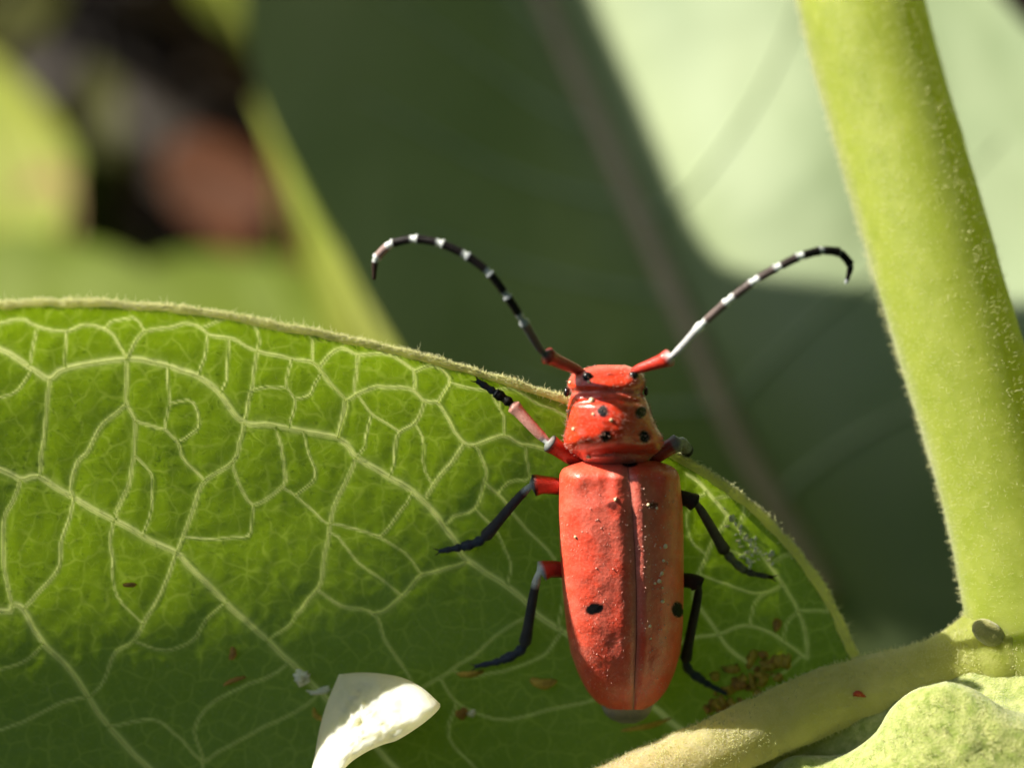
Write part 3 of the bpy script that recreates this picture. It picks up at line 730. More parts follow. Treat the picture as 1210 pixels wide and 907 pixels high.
dz -= 0.10 * np.exp(-((bpy_ - 473 - 0.002 * (bpx - 718) ** 2) / 3.5) ** 2)
dz -= 0.18 * G(bpx, bpy_, 722, 445, 22, 7)
dz += 0.20 * G(bpx, bpy_, 686, 441, 8, 6) + 0.20 * G(bpx, bpy_, 752, 440, 8, 6)
dz += 0.14 * G(bpx, bpy_, 678, 462, 8, 14) + 0.04 * vnoise(bpx, bpy_, 0.08, 81) + 0.008 * vnoise(bpx, bpy_, 0.3, 82)
bz2 = bz + dz * top * (bpy_ < 552) + 0.02 * vnoise(bpx, bpy_, 0.3, 83) * (bpy_ > 820)
col = np.tile(RED, bpx.shape + (1,))
def blend(col, w, c): return col * (1 - w[..., None]) + np.asarray(c) * w[..., None]
sm = lambda x, a, b: np.clip((x - a) / (b - a), 0, 1) ** 2 * (3 - 2 * np.clip((x - a) / (b - a), 0, 1))
col = blend(col, 0.75 * sm(bpy_, 534, 541), PINK)
col = blend(col, 0.55 * np.exp(-((bpy_ - 464) / 3) ** 2), PINK)
col = blend(col, 0.35 * sm(-bpy_, -456, -440) * (1 - G(bpx, bpy_, 725, 447, 25, 9)), PINK)
isup = bs > 0
for (cx, cy, rx, ry, an) in [(712.5, 485.5, 7.4, 7.6, 0), (757.5, 487, 6.6, 8.0, .3), (715.5, 515, 7.6, 7.4, .3), (761.5, 516, 6.4, 8.2, -.2), (694, 445, 6.0, 5.6, 0), (749, 443, 5.8, 4.2, .4)]:
    c_, s_ = math.cos(an), math.sin(an); dx, dy = bpx - cx, bpy_ - cy
    e = np.hypot((dx * c_ + dy * s_) / rx, (-dx * s_ + dy * c_) / ry) + 0.12 * vnoise(bpx, bpy_, 0.35, 84)
    col = blend(col, (1 - sm(e, 0.85, 1.1)) * isup, BLK)
col = blend(col, sm(bpy_, 548, 551) * (1 - sm(bpy_, 600, 620)), BLK)
col = blend(col, sm(bpy_, 600, 640), RED * 0.3)
col = blend(col, sm(bpy_, 815, 826), (0.30, 0.29, 0.27))
col = blend(col, 0.6 * sm(bpy_, 836, 848) * (1 - sm(bpy_, 848, 853)), (0.12, 0.12, 0.12))
V = P(bpx, bpy_, zplane(bpy_) + bz2)
bv_ = V.reshape(-1, 3); nr, ns = bpx.shape
bv_ = np.vstack([bv_, V[0].mean(0), V[-1].mean(0)])
cc_ = np.vstack([col.reshape(-1, 3), RED, GREY])
j = np.arange(ns); j2 = (j + 1) % ns
caps = np.vstack([np.stack([np.full(ns, nr * ns), j, j2], -1), np.stack([np.full(ns, nr * ns + 1), (nr - 1) * ns + j2, (nr - 1) * ns + j], -1)])
body = mk('body', bv_, [caps, grid_faces(nr, ns, True)[:, ::-1]], M['cuticle'], beetle, {'Col': cc_})

def surf_z(px, py):
    """top of the body/wing cases at a photo pixel"""
    d = (bpx - px) ** 2 + (bpy_ - py) ** 2 + (bs < 0) * 1e6
    k = np.unravel_index(np.argmin(d), d.shape); return float((zplane(bpy_) + bz2)[k])
# eyes: upper lobes beside the antennae, lower lobes on the cheeks
for (x, y, rx, ry, rz) in [(694.5, 445, .16, .15, .09), (749, 443, .15, .11, .09), (669.5, 463, .10, .16, .16), (763.5, 462, .08, .15, .15)]:
    zz = surf_z(x, y) if 672 < x < 760 else float(zplane(y)) + 1.25
    v, f = ICO2
    mk('eye', v * np.array([rx, ry, rz]) + P(x, y, zz - 0.02), f, M['eye'], body)

# wing cases
EL = [(544, 693), (546, 682), (549, 672), (553, 665), (560, 661), (600, 660), (640, 661), (700, 665), (740, 669), (770, 674), (795, 683), (815, 693), (826, 701), (833, 708), (838, 720)]
ER = [(544, 772), (546, 782), (549, 791), (554, 799), (562, 803), (600, 807), (640, 808), (700, 808), (740, 807), (770, 804), (795, 797), (815, 788), (826, 780), (833, 773), (838, 762)]
SU = [(544, 741), (600, 747), (650, 750), (700, 752), (760, 752), (838, 748)]
HT = [(544, 1.55), (547, 1.95), (552, 2.35), (562, 2.72), (600, 3.0), (680, 3.1), (740, 2.95), (780, 2.65), (810, 2.25), (830, 1.85), (838, 1.6)]
rows_py = np.concatenate([np.linspace(544, 556, 16), np.linspace(557, 800, 150), np.linspace(801, 838, 40)])
uu = np.concatenate([np.linspace(0, 0.08, 10), np.linspace(0.09, 1, 70)])
wing = {}
for side, ed in ((-1, EL), (1, ER)):
    xs = smooth_ip(rows_py, SU, 6)[:, None]; xe = smooth_ip(rows_py, ed, 2.5)[:, None]
    ht = smooth_ip(rows_py, HT, 4)[:, None]; he = 0.95
    a = uu[None] * math.radians(104)
    sh = np.sin(np.minimum(a, np.pi / 2)) ** 0.92 - np.where(a > np.pi / 2, 0.10 * ((a - np.pi / 2) / 0.25) ** 2, 0)
    px = xs + side * 0.35 + (xe - xs - side * 0.35) * sh
    ch = np.sign(np.cos(a)) * np.abs(np.cos(a)) ** 0.72
    z = he + (ht - he) * ch
    z = z - 0.06 * np.exp(-(uu[None] / 0.025) ** 2) + 0.05 * np.exp(-((uu[None] - 0.09) / 0.05) ** 2)
    py = np.repeat(rows_py[:, None], len(uu), 1)
    # round the hind corners: rows bow forward away from the suture
    bow = 2 * sm(py, 800, 838) * uu[None] ** 2
    py = py - bow
    z = z + 0.16 * G(px, py, 682 if side < 0 else 790, 566, 14, 14) + 0.018 * vnoise(px, py, 0.07, 90 + side) + 0.006 * vnoise(px, py, 0.33, 92 + side)
    z -= 0.05 * G(px, py, 718 if side < 0 else 776, 575, 8, 16)
    c = np.tile(RED, px.shape + (1,))
    c = blend(c, 0.35 + 0.5 * sm(vnoise(px, py, 0.06, 95) + 0.5 * vnoise(px, py, 0.2, 96), -0.4, 0.7) * (1 - 0.7 * sm(py, 790, 812)), (0.74, 0.15, 0.10))
    c = blend(c, 0.75 * np.exp(-((uu[None] * np.ones_like(px)) / 0.035) ** 2), PINK * 0.85)
    c = blend(c, 0.6 * G(px, py, 715 if side < 0 else 785, 812, 22, 20), (0.70, 0.05, 0.010))
    c = blend(c, 0.5 * G(px, py, 690 if side < 0 else 790, 560, 30, 16), (0.72, 0.055, 0.012))
    if side > 0: c = blend(c, 0.6 * np.exp(-(((px - 762) / 13) ** 2)) * sm(py, 560, 590) * (1 - sm(py, 700, 760)), PINK)
    spots = [(702.5, 719, 11.5, 7.0, -.15), (724, 597, 6.5, 5.0, 0)] if side < 0 else [(800.5, 720, 7.2, 9.2, -.2), (771, 597, 7, 4.5, 0)]
    for (cx, cy, rx, ry, an) in spots:
        c_, s_ = math.cos(an), math.sin(an); dx, dy = px - cx, py - cy
        e = np.hypot((dx * c_ + dy * s_) / rx, (-dx * s_ + dy * c_) / ry) + 0.14 * vnoise(px, py, 0.3, 97)
        c = blend(c, (1 - sm(e, 0.85, 1.1)) * (1.0 if cy > 700 else 0.8), BLK)
    # black scutellum mark where the cases meet the pronotum
    c = blend(c, 1 - sm(np.hypot((px - 744) / 11, (py - 547) / 5.5), 0.7, 1.05), BLK)
    c = blend(c, 0.5 * sm(np.repeat(uu[None], len(rows_py), 0), 0.86, 1.0), PINK)
    V = P(px, py, zplane(py) + z)
    ff = grid_faces(*px.shape)
    o = mk('wing_case', V.reshape(-1, 3), ff if side < 0 else ff[:, ::-1], M['elytron'], beetle, {'Col': c.reshape(-1, 3)})
    o['label'] = 'red wing case with one black spot, ' + ('sunlit side' if side < 0 else 'dusty shaded side')
    wing[side] = (px, py, zplane(py) + z, o)
def wing_z(side, x, y):
    px, py, z, _ = wing[side]; d = (px - x) ** 2 + (py - y) ** 2
    k = np.unravel_index(np.argmin(d), d.shape); return float(z[k])

# antennae: one continuous jointed mesh each; rings of pale down at the joints
def segmented(name, pts, segs, parent, nseg=14, steps=9, claws=False):
    """pts: (px,py,z) of joints; segs: per segment (r0, r1, colour, end ring colour)"""
    pts = np.asarray(pts, float)
    pos = P(pts[:, 0], pts[:, 1], pts[:, 2])
    fine = []; rad = []; cols = []
    n_ = len(pos)
    q = np.vstack([2 * pos[0] - pos[1], pos, 2 * pos[-1] - pos[-2]])
    for i, (r0, r1, c, ring) in enumerate(segs):
        a, b, c2, e = q[i], q[i + 1], q[i + 2], q[i + 3]
        for t in np.linspace(0, 1, steps + 4)[: -1 if i < len(segs) - 1 else None]:
            lin = b * (1 - t) + c2 * t
            cr = 0.5 * (2 * b + (c2 - a) * t + (2 * a - 5 * b + 4 * c2 - e) * t ** 2 + (3 * b - a - 3 * c2 + e) * t ** 3)
            fine.append(0.5 * lin + 0.5 * cr)
            r = r0 + (r1 - r0) * t
            r *= 0.72 + 0.28 * min(1, t / 0.12)            # pinched where it leaves the last joint
            r *= 1 + 0.16 * math.exp(-((t - 0.9) / 0.1) ** 2)
            if claws and i >= len(segs) - 2: r *= 1 + 0.16 * math.sin(t * 12.5)
            rad.append(r)
            k = 0.0
            if ring is not None:
                k = 1.0 if (t < ring[1] or t > 1 - ring[2]) else 0.0
            cols.append(np.asarray(c) * (1 - k) + (np.asarray(ring[0]) if ring is not None else 0) * k)
    v, f = tube(np.array(fine), np.array(rad), nseg)
    cl = np.vstack([np.repeat(np.array(cols), nseg, 0), cols[0], cols[-1]])
    end = np.array(fine[-1]); dr_ = end - np.array(fine[-4]); dr_ /= np.linalg.norm(dr_); sd = np.cross(dr_, (0, 0, 1)); extra = []
    if claws:
        for q_ in (-1, 1):
            cp_ = spline(np.array([end - dr_ * .04, end + dr_ * .10 + sd * q_ * .09, end + dr_ * .19 + sd * q_ * .12 - np.array([0, 0, .07])]), 6)
            extra.append(tube(cp_, np.linspace(.035, .008, 6), 6))
    hp = rng.integers(2, len(fine) - 2, 160); fa = np.array(fine); w_ = rng.normal(size=(160, 3)); tg = fa[hp + 1] - fa[hp - 1]; tg /= np.linalg.norm(tg, axis=1, keepdims=True)
    w_ -= tg * (w_ * tg).sum(1)[:, None]; w_ /= np.linalg.norm(w_, axis=1, keepdims=True)
    extra.append(hairs(fa[hp] + w_ * np.array(rad)[hp][:, None] * .95, w_ + tg * .9, rng.uniform(.05, .12, 160), 0.005))
    n0 = len(v); v, f = merge([(v, f)] + extra)
    cl = np.vstack([cl, np.tile(np.array([.05, .04, .04]), (len(v) - n0, 1))])
    return mk(name, v, f, M['limb'], parent, {'Col': cl})

BK = np.array([0.012, 0.010, 0.010]); BR = np.array([0.05, 0.03, 0.025]); RDK = np.array([0.42, 0.025, 0.012]); SIL = np.array([0.36, 0.40, 0.42])
WB = np.array([0.72, 0.78, 0.76])
z0 = float(zplane(440)) + 1.55
AL = [(689, 440, z0), (643, 418, z0 + .9), (617, 377, z0 + 1.9), (598, 348, z0 + 2.2), (577, 321, z0 + 2.4), (550, 301, z0 + 2.4), (520, 287, z0 + 2.3), (489.5, 282, z0 + 2.1), (462, 288, z0 + 1.8), (444, 306, z0 + 1.5), (442, 330, z0 + 1.3)]
rA = 0.135
segsL = [(0.15, 0.26, RDK, None), (0.12, 0.16, np.array([.10, .11, .12]), (SIL, .0, .15)), (rA, rA + .01, BK, (SIL, .18, .16)), (rA, rA, BK, (SIL, .16, .14)), (rA, rA, BK, (SIL * 1.2, .14, .12)),
         (rA, rA, BK, (WB, .14, .12)), (rA, rA, BK, (WB, .14, .12)), (rA, rA, BK, (WB, .14, .12)), (rA, rA, np.array([.30, .20, .18]), (WB, .2, .2)), (rA * .9, rA * .4, BR, (WB, .15, 0))]
segmented('antenna', AL, segsL, beetle)
AR = [(748, 438, z0), (794, 421, z0 + 1.0), (831, 382, z0 + 2.0), (861, 355, z0 + 2.5), (891, 332.5, z0 + 2.7), (919, 316, z0 + 2.8), (945, 303, z0 + 2.8), (971, 296, z0 + 2.6), (992, 298, z0 + 2.4), (1005, 313, z0 + 2.2), (1000, 335, z0 + 2.0)]
BRG = np.array([.10, .075, .068])
segsR = [(0.14, 0.27, RDK * 1.2, None), (0.12, 0.15, np.array([.55, .57, .58]), (WB, .0, .2)), (rA, rA, BRG * 1.5, (WB, .14, .16)), (rA, rA, BRG, (WB, .2, .16)), (rA, rA, BRG * .8, (WB, .18, .14)),
         (rA, rA, BRG * .4, (WB, .16, .14)), (rA, rA, BK, (WB, .14, .1)), (rA, rA, BK, (SIL, .05, .06)), (rA * .95, rA * .9, BK, (SIL, .06, .06)), (rA * .85, rA * .4, BK, (SIL, .04, .2))]
segmented('antenna', AR, segsR, beetle)

# legs
def zl(px, py, h=0.0): return float(zbase(px, py)) + h
DKB = np.array([0.045, 0.058, 0.09]); PK = np.array([0.62, 0.30, 0.25])
def leg(pts, segs):
    return segmented('leg', pts, segs, beetle, 14, 10, claws=True)
leg([(692, 549, zl(692, 549, .9)), (646, 521, zl(646, 521, 1.25)), (604, 477, zl(604, 477, .55)), (584, 463, zl(584, 463, .24)), (564, 450, zl(564, 450, .16))],
    [(.30, .27, RDK, (BK, 0, .14)), (.16, .22, PK, (WB, .12, 0)), (.15, .17, BK, (GREY, .0, .15)), (.13, .09, DKB, None)])
leg([(678, 577, zl(678, 577, 1.0)), (627, 574, zl(627, 574, 1.35)), (571, 636, zl(571, 636, .40)), (545, 646, zl(545, 646, .2)), (519, 651, zl(519, 651, .14))],
    [(.26, .33, RDK, (BK, 0, .10)), (.14, .20, np.array([.06, .058, .075]), (SIL, .14, 0)), (.16, .17, DKB, None), (.14, .07, DKB, None)])
leg([(682, 674, zl(682, 674, .95)), (637, 676, zl(637, 676, 1.45)), (619, 763, zl(619, 763, .42)), (592, 780, zl(592, 780, .2)), (562, 787, zl(562, 787, .14))],
    [(.25, .32, RDK, (SIL, 0, .08)), (.14, .20, np.array([.055, .058, .07]), (WB, .22, 0)), (.17, .16, DKB, None), (.13, .07, DKB, None)])  # pale rings at the knee paint its white highlight
leg([(768, 542, zl(768, 542, .9)), (803, 522, zl(803, 530, .75)), (812, 533, zl(812, 546, -.1)), (806, 546, zl(806, 546, -.9)), (800, 560, zl(800, 560, -1.2))],
    [(.28, .27, RDK * .8, (np.array([.22, .20, .18]), 0, .3)), (.20, .2, GREY, (BK, .0, .3)), (.15, .14, BK, None), (.12, .08, BK, None)])
leg([(790, 584, zl(790, 584, .95)), (823, 595, zl(823, 595, 1.15)), (858, 653, zl(858, 653, .38)), (882, 675, zl(882, 675, .2)), (913, 682, zl(913, 682, .14))],
    [(.24, .27, np.array([.05, .035, .035]), (BK, 0, .15)), (.14, .20, np.array([.06, .055, .06]), (BK, 0, .12)), (.15, .14, np.array([.10, .11, .10]), (BK, 0, .1)), (.12, .07, np.array([.07, .07, .07]), (BK, 0, .2))])
leg([(795, 684, zl(795, 684, .9)), (826, 692, zl(826, 692, 1.1)), (810, 783, zl(810, 783, .40)), (832, 805, zl(832, 805, .2)), (858, 819, zl(858, 819, .14))],
    [(.24, .27, np.array([.04, .025, .025]), (BK, 0, .15)), (.14, .19, np.array([.03, .03, .035]), None), (.15, .15, DKB, None), (.12, .07, DKB, None)])

# pale dust and pollen grains caught on the wing cases and pronotum
parts = []
for k in range(170):
    side = 1 if rng.random() < 0.85 else -1
    x = rng.normal(772, 14) if side > 0 else rng.uniform(672, 745); y = rng.uniform(556, 830) if rng.random() < .5 else rng.normal(640, 60)
    if not (550 < y < 832) or not (755 < x < 800 if side > 0 else 672 < x < 746): continue
    r = rng.uniform(0.012, 0.030)
    parts.append(lump(P(x, y, wing_z(side, x, y) + r * 0.4), (r, r, r * .8), ICO1, 0.12, k))
v, f = merge(parts); mk('dust', v, f, M['dustw'], beetle, kind='stuff')
parts = []
for (x, y, r, s_) in [(786, 645, .085, 1), (784, 662, .06, 1), (782, 677, .075, 1), (779, 686, .08, 1), (774, 689, .05, 1), (783, 694, .04, 1), (783, 710, .07, 1), (768, 739, .06, 1), (769, 754, .04, 1), (776, 600, .05, 1), (766, 596, .06, 1), (753, 598, .05, -1), (680, 634, .06, -1), (727, 590, .06, -1),
                       (699, 473, .10, 0), (722, 496, .06, 0), (678, 507, .07, 0), (696, 540, .09, 0), (696, 451, .06, 0), (701, 489, .05, 0), (672, 486, .07, 0), (674, 452, .07, 0)]:
    zz = wing_z(s_, x, y) if s_ else surf_z(x, y)
    parts.append(lump(P(x, y, zz + r * .3), (r, r * .9, r * .8), ICO2, 0.1, int(x)))
v, f = merge(parts); mk('pollen', v, f, M['pollen'], beetle, kind='stuff')
# short pale bristles on head, pronotum and wing-case flanks
pos, dr = [], []
for side in (-1, 1):
    px, py, z, _ = wing[side]
    Q = P(px, py, z)
    a = rng.integers(1, Q.shape[0] - 1, 260); b = rng.integers(2, Q.shape[1] - 1, 260)
    nn_ = np.cross(Q[a + 1, b] - Q[a - 1, b], Q[a, b + (b < Q.shape[1] - 1)] - Q[a, b - 1]); nn_ *= -side
    nn_ /= np.linalg.norm(nn_, axis=1, keepdims=True) + 1e-9; nn_ *= np.where(nn_[:, 2:3] < -0.3, -1, 1)
    pos.append(Q[a, b]); dr.append(nn_ + np.array([0, -0.8, 0]) + rng.normal(size=nn_.shape) * .3)
Q = P(bpx, bpy_, zplane(bpy_) + bz2)
a = rng.integers(2, 185, 1500); b = rng.integers(0, 60, 1500)
nn_ = Q[a, b] - Q[a].mean(1); nn_ /= np.linalg.norm(nn_, axis=1, keepdims=True)
pos.append(Q[a, b]); dr.append(nn_ + rng.normal(size=nn_.shape) * .4)
pos = np.vstack(pos); dr = np.vstack(dr)
hv, hf = hairs(pos, dr, rng.uniform(.05, .13, len(pos)), 0.006)
mk('bristles', hv, hf, M['dustw'], beetle, kind='stuff')

# ================================================================= SMALL THINGS ON THE LEAF
# cream wedge-shaped flower scrap
OUTL = [(401, 797), (425, 795), (448, 796), (475, 801), (497, 812), (512, 825), (519, 834), (508, 847), (488, 862), (468, 874), (452, 879), (432, 888), (412, 902), (396, 922), (380, 935), (368, 920), (373, 890), (379, 858), (388, 828)]
oc = spline(np.array(OUTL + [OUTL[0]], float), 97)[:-1]
cxy = oc.mean(0)
rings = []
for t in np.linspace(0.0, 1, 26):
    q = cxy + (oc - cxy) * (t if t > 0 else 1e-3)
    hgt = 0.25 + 1.0 * (1 - t ** 2.6) ** 0.5
    # ridge: highest towards the lower right, thin towards upper left
    s = (q[:, 0] - cxy[0]) * 0.5 + (q[:, 1] - cxy[1]) * 0.6
    hz = hgt * (0.75 + 0.35 * np.clip(s / 50, -0.9, 1.0)) + 2.5 + 1.9 * np.tanh(s / 40)
    lumpy = 0.20 * vnoise(q[:, 0], q[:, 1], 0.10, 101) + 0.09 * vnoise(q[:, 0], q[:, 1], 0.25, 102)
    rings.append(P(q[:, 0], q[:, 1], zbase(q[:, 0], q[:, 1]) + 0.12 + hz + lumpy * (1 - t ** 3)))
for k_, d_ in ((1.012, .16), (1.016, .38), (1.0, .6)):
    rings.append(P(cxy[0] + (oc[:, 0] - cxy[0]) * k_, cxy[1] + (oc[:, 1] - cxy[1]) * k_, rings[25][:, 2] - d_))
rings.append(P(cxy[0] + (oc[:, 0] - cxy[0]) * 0.9, cxy[1] + (oc[:, 1] - cxy[1]) * 0.9, zbase(oc[:, 0], oc[:, 1]) - 0.1))
pv = np.array(rings)
mk('flower_scrap', pv.reshape(-1, 3), grid_faces(len(rings), 96, True), M['petal'], None, label='thick cream white wedge of fallen flower lying on the leaf', cat='flower scrap', base=P(440, 850, zl(440, 850)))
def crumb(name, label, cat, mat, px, py, r, seed, rot=0.0, h=0.6, group=None):
    v, f = ICO2; q = np.random.default_rng(seed)
    k = 1 + 0.22 * np.sin(v @ q.normal(size=3) * 3.5 + 1)[:, None] + 0.18 * np.sin(v @ q.normal(size=3) * 6)[:, None]
    w = v * k * np.array(r); w[:, 1] += 0.25 * r[0] * (w[:, 0] / r[0]) ** 2 * q.choice([-1, 1]) * min(1, r[1] / r[0] * 2)
    c_, s_ = math.cos(rot), math.sin(rot); w = w @ np.array([[c_, s_, 0], [-s_, c_, 0], [0, 0, 1]])
    if px > 955 and py > 780: zz = float(np.interp(px, mp[:, 0], mp[:, 2])) + 1.05
    else: zz = zl(px, py)
    return mk(name, w + P(px, py, zz + r[2] * h), f, mat, None, label=label, cat=cat, group=group)
crumb('plant_crumb', 'thin tan curled crumb lying in the shade on the leaf', 'crumb', M['frass_b'], 277, 803, (.38, .09, .09), 1, 0.4)
crumb('plant_crumb', 'stubby rust-brown crumb just above the tan curled crumb', 'crumb', M['frass_b'], 275, 772, (.20, .12, .10), 2, 1.3)
crumb('plant_crumb', 'short tan rod-shaped crumb beside the cream flower scrap', 'crumb', M['frass_y'], 374, 845, (.28, .10, .10), 3, -0.9)
crumb('plant_crumb', 'round pale green crumb beside the cream flower scrap', 'crumb', M['pale_crumb'], 357, 801, (.27, .25, .22), 4)
crumb('plant_crumb', 'forked pale crumb touching the cream flower scrap', 'crumb', M['pale_crumb'], 378, 817, (.42, .12, .12), 5, 0.2)
crumb('plant_crumb', 'yellow crumb under the foot of the beetle beside its wing tip', 'crumb', M['frass_y'], 556, 796, (.42, .10, .10), 6, 0.1)
crumb('plant_crumb', 'yellow-brown crumb between hind foot and wing tip of the beetle', 'crumb', M['frass_y'], 641, 808, (.38, .16, .12), 7, -0.1)
crumb('plant_crumb', 'dark brown crumb below the hind leg of the beetle', 'crumb', M['frass_b'], 546, 843, (.20, .17, .12), 8, 0.5)
crumb('plant_crumb', 'tiny pale crumb next to the dark brown crumb', 'crumb', M['pale_crumb'], 557, 843, (.16, .11, .1), 9, 0.2)
crumb('plant_crumb', 'dark sliver on the leaf near the main vein', 'crumb', M['frass_b'], 152, 690, (.24, .08, .06), 10, 0.1)
crumb('plant_crumb', 'long yellow shred under the tail of the beetle', 'crumb', M['frass_y'], 765, 857, (.75, .09, .09), 11, 0.25)
crumb('plant_crumb', 'orange-brown crumb on the leaf between the beetle and the stem', 'crumb', M['frass_b'], 918, 738, (.13, .26, .12), 12, -0.2)
crumb('pollen_grain', 'bright yellow pollen lump at the lower side of the midrib', 'pollen lump', M['frass_y'], 893, 888, (.14, .36, .16), 13, 0.5, h=3.6)
crumb('red_mite', 'tiny rust-red mite on the pale midrib', 'mite', M['mite'], 1015, 819, (.22, .09, .09), 14, -0.1)
crumb('plant_crumb', 'small dark seed speck on the petiole', 'crumb', M['frass_b'], 1189, 812, (.11, .11, .08), 15, h=2.0)
# heap of frass in the corner between blade and midrib
parts = []
for k in range(52):
    u = rng.random(); x = 838 + 90 * u + rng.normal(0, 8); y = 832 - 48 * u + rng.normal(0, 11)
    top_ = ymid(x) - 44
    if y > top_ + 8: y = top_ - rng.uniform(-6, 14)
    r = rng.uniform(.06, .20)
    parts.append(lump(P(x, y, zl(x, y, r * rng.uniform(.2, 1.2))), (r * rng.uniform(1, 2), r, r * .8), ICO1, .25, 300 + k))
v, f = merge(parts[:34]); mk('frass', v, f, M['frass_y'], None, label='heap of yellow-brown frass crumbs between leaf and midrib', cat='frass', kind='stuff')
v, f = merge(parts[34:]); mk('frass', v, f, M['frass_b'], None, label='dark brown frass crumbs mixed into the yellow heap', cat='frass', kind='stuff')
# flakes of dried white latex by the right middle foot
parts = []
for k in range(46):
    if k < 26: x, y = rng.normal(895, 14), rng.normal(655, 7) + 0
    else: u = rng.random(); x, y = 852 + 45 * u + rng.normal(0, 5), 605 + 45 * u + rng.normal(0, 5)
    r = rng.uniform(.03, .09)
    parts.append(lump(P(x, y, zl(x, y, r * .3)), (r * 1.5, r, r * .5), ICO1, .25, 500 + k))
v, f = merge(parts); mk('latex_flakes', v, f, M['pale_crumb'], None, label='glistening pale latex flakes beside the right middle foot of the beetle', cat='latex', kind='stuff')

# ================================================================= THE BROAD LEAF BEHIND
bgp_base = PP(np.array(940.), np.array(640.), BG0, BGN)
bgroot_w = W(bgp_base)[0] + np.array([0.01, 0.05, 0]); bgroot_w[2] = 0.0
bgplant = thing('broad_leaved_plant', 'big blurred milkweed leaf behind the beetle, half sunlit and half in shade', 'plant', Winv(bgroot_w)[0])
c0 = np.array([760., 270.])
tr_ = np.linspace(0, 1, 46) ** 0.8
gx = c0[0] + (bo[None, :, 0] - c0[0]) * np.maximum(tr_, 1e-3)[:, None]; gy = c0[1] + (bo[None, :, 1] - c0[1]) * np.maximum(tr_, 1e-3)[:, None]
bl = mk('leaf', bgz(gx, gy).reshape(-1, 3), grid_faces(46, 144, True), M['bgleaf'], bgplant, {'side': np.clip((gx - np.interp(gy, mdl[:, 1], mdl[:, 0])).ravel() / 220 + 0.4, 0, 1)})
v, f = tube(bgz(mdl[:, 0], mdl[:, 1]) + BGN * 0.25, np.linspace(0.45, 0.75, 80), 12)
mk('midrib', v, f, M['bgvein'], bl)
for st in ["745,235 800,225 870,150 930,40 960,-60", "845,450 920,400 1050,300 1180,160", "890,545 980,500 1150,430 1320,330",
           "655,30 600,-20 520,-120", "700,130 640,110 560,60 450,-10", "740,225 670,215 560,180 420,110", "790,335 720,330 620,310 480,270", "840,450 760,460 660,450 570,420"]:
    q = spline(np.array([[float(c) for c in s.split(',')] for s in st.split()]), 30)
    v, f = tube(bgz(q[:, 0], q[:, 1]) + BGN * 0.05, np.linspace(0.24, 0.06, 30), 8)
    mk('vein', v, f, M['bgvein2'], bl)
pb = bgz(np.array([935.]), np.array([632.]))[0]
pbw = W(pb)[0]
pts = spline(np.array([pb, *Winv([pbw + np.array([.004, .012, -.02]), pbw + np.array([.008, .03, -.06]), [bgroot_w[0], bgroot_w[1], .1], [bgroot_w[0], bgroot_w[1], -.01]])]), 40)
v, f = tube(pts, np.linspace(0.8, 2.2, 40), 12)
mk('stem', v, f, M['stem'], bgplant)

# ================================================================= BLURRED GROWTH FURTHER BACK
def far_leaf(name, label, cat, mat, outline, z, nrm=(0, 0.1, 1), bend=1.5, stalk=None, group=None):
    """a leaf as a cupped blade with midrib on a stalk that reaches the soil"""
    oc = np.array(outline, float); o2 = spline(np.vstack([oc, oc[:1]]), 61)[:-1]
    c = o2.mean(0); n_ = np.asarray(nrm, float) / np.linalg.norm(nrm); P0 = P(c[0], c[1], z)
    t = np.linspace(1e-3, 1, 12)[:, None]
    gx = c[0] + (o2[None, :, 0] - c[0]) * t; gy = c[1] + (o2[None, :, 1] - c[1]) * t
    s_ = (D - z) / D / K
    Q = PP(gx, gy, P0, n_) + n_ * (bend * (t ** 2)[..., None] * np.abs(np.sin(np.linspace(0, 2 * np.pi, 60, endpoint=False) + .6))[None, :, None]
         + 0.4 * vnoise(gx, gy, 0.02, 121)[..., None])
    lowest = o2[np.argmax(o2[:, 1])]; hi = o2[np.argmin(o2[:, 1])]
    st = stalk if stalk is not None else lowest
    b = PP(np.array(st[0], float), np.array(st[1], float), P0, n_); bw = W(b)[0]
    root_w = np.array([bw[0] + 0.01, bw[1] + 0.03, 0.0])
    r = thing(name, label, cat, Winv(root_w)[0], group)
    lf = mk('leaf', Q.reshape(-1, 3), grid_faces(12, 60, True), mat, r)
    mq = spline(np.array([st, c, hi]), 20)
    v, f = tube(PP(mq[:, 0], mq[:, 1], P0, n_) + n_ * 0.15, np.linspace(0.6, 0.15, 20) * s_ * K / 2, 8); mk('midrib', v, f, mat, lf)
    sp2 = spline(np.array([b, Winv((bw * .6 + root_w * .4 + np.array([0, -.008, .01])))[0], Winv(root_w + np.array([0, 0, -.006]))[0]]), 24)
    v, f = tube(sp2, np.linspace(0.6, 1.3, 24), 8); mk('stalk', v, f, mat, r)
    return r
far_leaf('narrow_leaf', 'narrow pale yellow-green leaf showing behind the edge of the big shaded leaf', 'plant', M['paleleaf'],
         [(302, 118), (345, 170), (400, 250), (450, 330), (500, 430), (500, 560), (440, 560), (405, 440), (372, 320), (335, 210)], -78, (-.5, .4, .75), 1.0)
far_leaf('yellow_leaf', 'bright yellow-green leaf, strongly blurred, beside the dark gap', 'plant', M['paleleaf'],
         [(-130, 60), (-70, 50), (-25, 58), (15, 85), (55, 125), (90, 185), (84, 240), (72, 285), (50, 318), (20, 312), (-30, 260), (-100, 170)], -190, (-.5, .4, .75), 2)
far_leaf('withered_leaf', 'pale pinkish withered leaf tip below the bright yellow-green leaf', 'plant', M['pinkleaf'],
         [(30, 225), (60, 205), (95, 215), (92, 260), (75, 305), (50, 330), (20, 318), (18, 270)], -178, (-.5, .4, .75), 2)
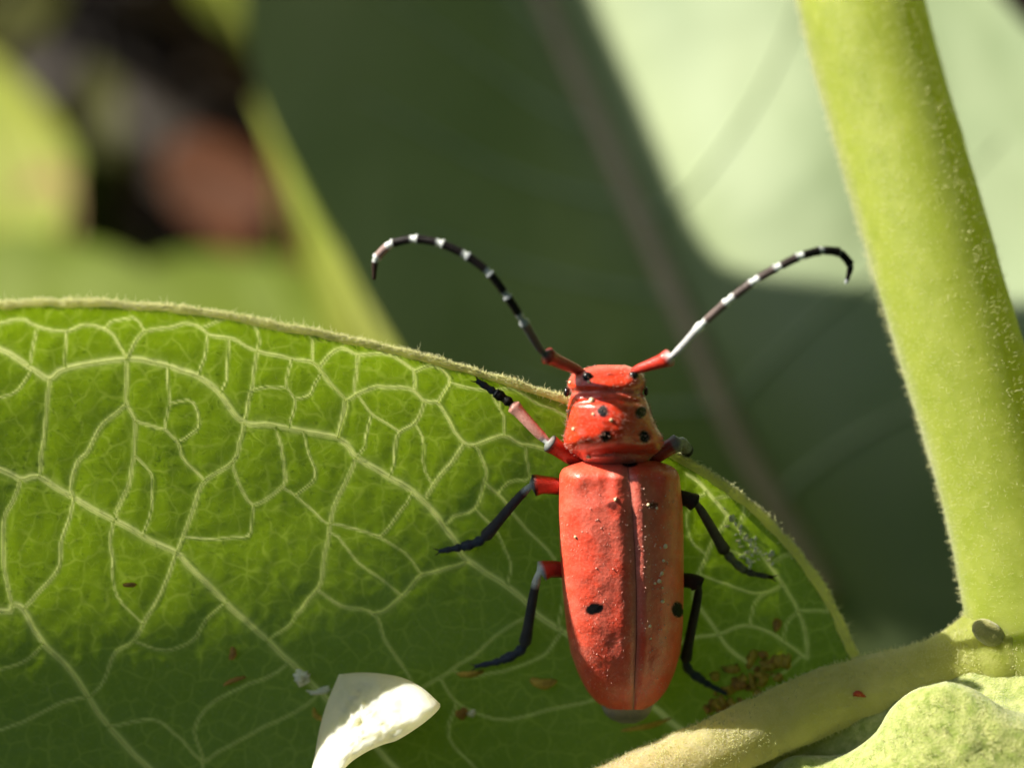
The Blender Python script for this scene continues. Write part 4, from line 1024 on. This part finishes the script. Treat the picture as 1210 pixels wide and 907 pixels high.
far_leaf('olive_leaf', 'dim olive leaf blurred above the bright yellow-green leaf', 'plant', M['oliveleaf'],
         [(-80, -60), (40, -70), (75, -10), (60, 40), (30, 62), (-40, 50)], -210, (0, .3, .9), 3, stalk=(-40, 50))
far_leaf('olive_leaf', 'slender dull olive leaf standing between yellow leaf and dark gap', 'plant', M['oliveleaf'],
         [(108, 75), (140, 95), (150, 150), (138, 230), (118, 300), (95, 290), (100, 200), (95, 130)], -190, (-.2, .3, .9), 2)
far_leaf('straw_leaf', 'straw-coloured leaf tip blurred beside the top of the big shaded leaf', 'plant', M['paleleaf'],
         [(200, -90), (300, -90), (330, 60), (300, 90), (270, 60), (225, 15)], -170, (.3, .5, .8), 3, stalk=(320, 70))
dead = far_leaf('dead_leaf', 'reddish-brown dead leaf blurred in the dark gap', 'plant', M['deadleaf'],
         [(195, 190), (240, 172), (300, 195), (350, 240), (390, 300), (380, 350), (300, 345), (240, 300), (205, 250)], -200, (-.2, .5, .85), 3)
lows = [[(-60, 300), (20, 285), (110, 300), (180, 330), (220, 420), (60, 480), (-80, 440)], [(150, 335), (230, 310), (330, 318), (420, 340), (440, 430), (300, 480), (180, 440)],
        [(90, 322), (140, 288), (180, 300), (200, 350), (180, 420), (110, 420)]]
lbl = ['wide fresh green leaf blurred just above the leaf margin under the yellow leaf', 'wide fresh green leaf blurred below the dead leaf', 'small dull green leaf between the two wide green leaves']
for k, (ol, lb) in enumerate(zip(lows, lbl)):
    far_leaf('low_leaf', lb, 'plant', M['greenleaf'] if k < 2 else M['oliveleaf'], ol, -125 - 30 * k, (-.25, .55, .8), 2)
# dark litter and thicket closing the view behind
parts = []
q = np.random.default_rng(5)
for k in range(2600):
    x = q.uniform(-0.75, 0.6); y = q.uniform(0.33, 1.5); z = abs(q.normal(0, 0.16)) * (0.4 + y)
    L = q.uniform(.02, .06); w = L * q.uniform(.25, .5)
    A = np.linalg.qr(q.normal(size=(3, 3)))[0]
    l_ = np.array([[-L, 0, 0], [-.3 * L, w, .1 * L], [.4 * L, w * .8, .1 * L], [L, 0, -.1 * L], [.4 * L, -w * .8, .1 * L], [-.3 * L, -w, .1 * L]]) @ A.T + np.array([x, y, max(z, .01)])
    parts.append((l_, np.array([[0, 1, 2, 3], [0, 3, 4, 5]])))
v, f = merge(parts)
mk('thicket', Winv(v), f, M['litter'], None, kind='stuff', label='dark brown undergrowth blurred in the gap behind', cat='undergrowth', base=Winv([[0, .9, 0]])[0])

# leafy growth added out of view to cut sky light, kept low towards the sun
parts = []
for k in range(9000):
    a = q.uniform(0, 2 * np.pi); r = q.uniform(.28, .9); x, y = r * math.cos(a), r * math.sin(a); z = q.uniform(.02, 1.3)
    if y > 0.1 and abs(x) < 0.55 * y + .1: continue            # the view behind
    if x < 0: z *= 0.3 if x < -.1 else .5                      # low on the sunny side
    if math.hypot(x, y + .07) < .25 : continue
    L = q.uniform(.03, .07); w = L * q.uniform(.35, .55)
    A = np.linalg.qr(q.normal(size=(3, 3)))[0]
    l_ = np.array([[-L, 0, 0], [-.3 * L, w, .1 * L], [.4 * L, w * .8, .1 * L], [L, 0, -.1 * L], [.4 * L, -w * .8, .1 * L], [-.3 * L, -w, .1 * L]]) @ A.T + np.array([x, y, max(z, .02)])
    parts.append((l_, np.array([[0, 1, 2, 3], [0, 3, 4, 5]])))
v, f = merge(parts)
mk('sky_block_growth', Winv(v), f, M['shadeleaf'], None, kind='stuff', label='unseen leafy growth added round the plant to block sky light', cat='undergrowth', base=Winv([[0, 0, 0]])[0])
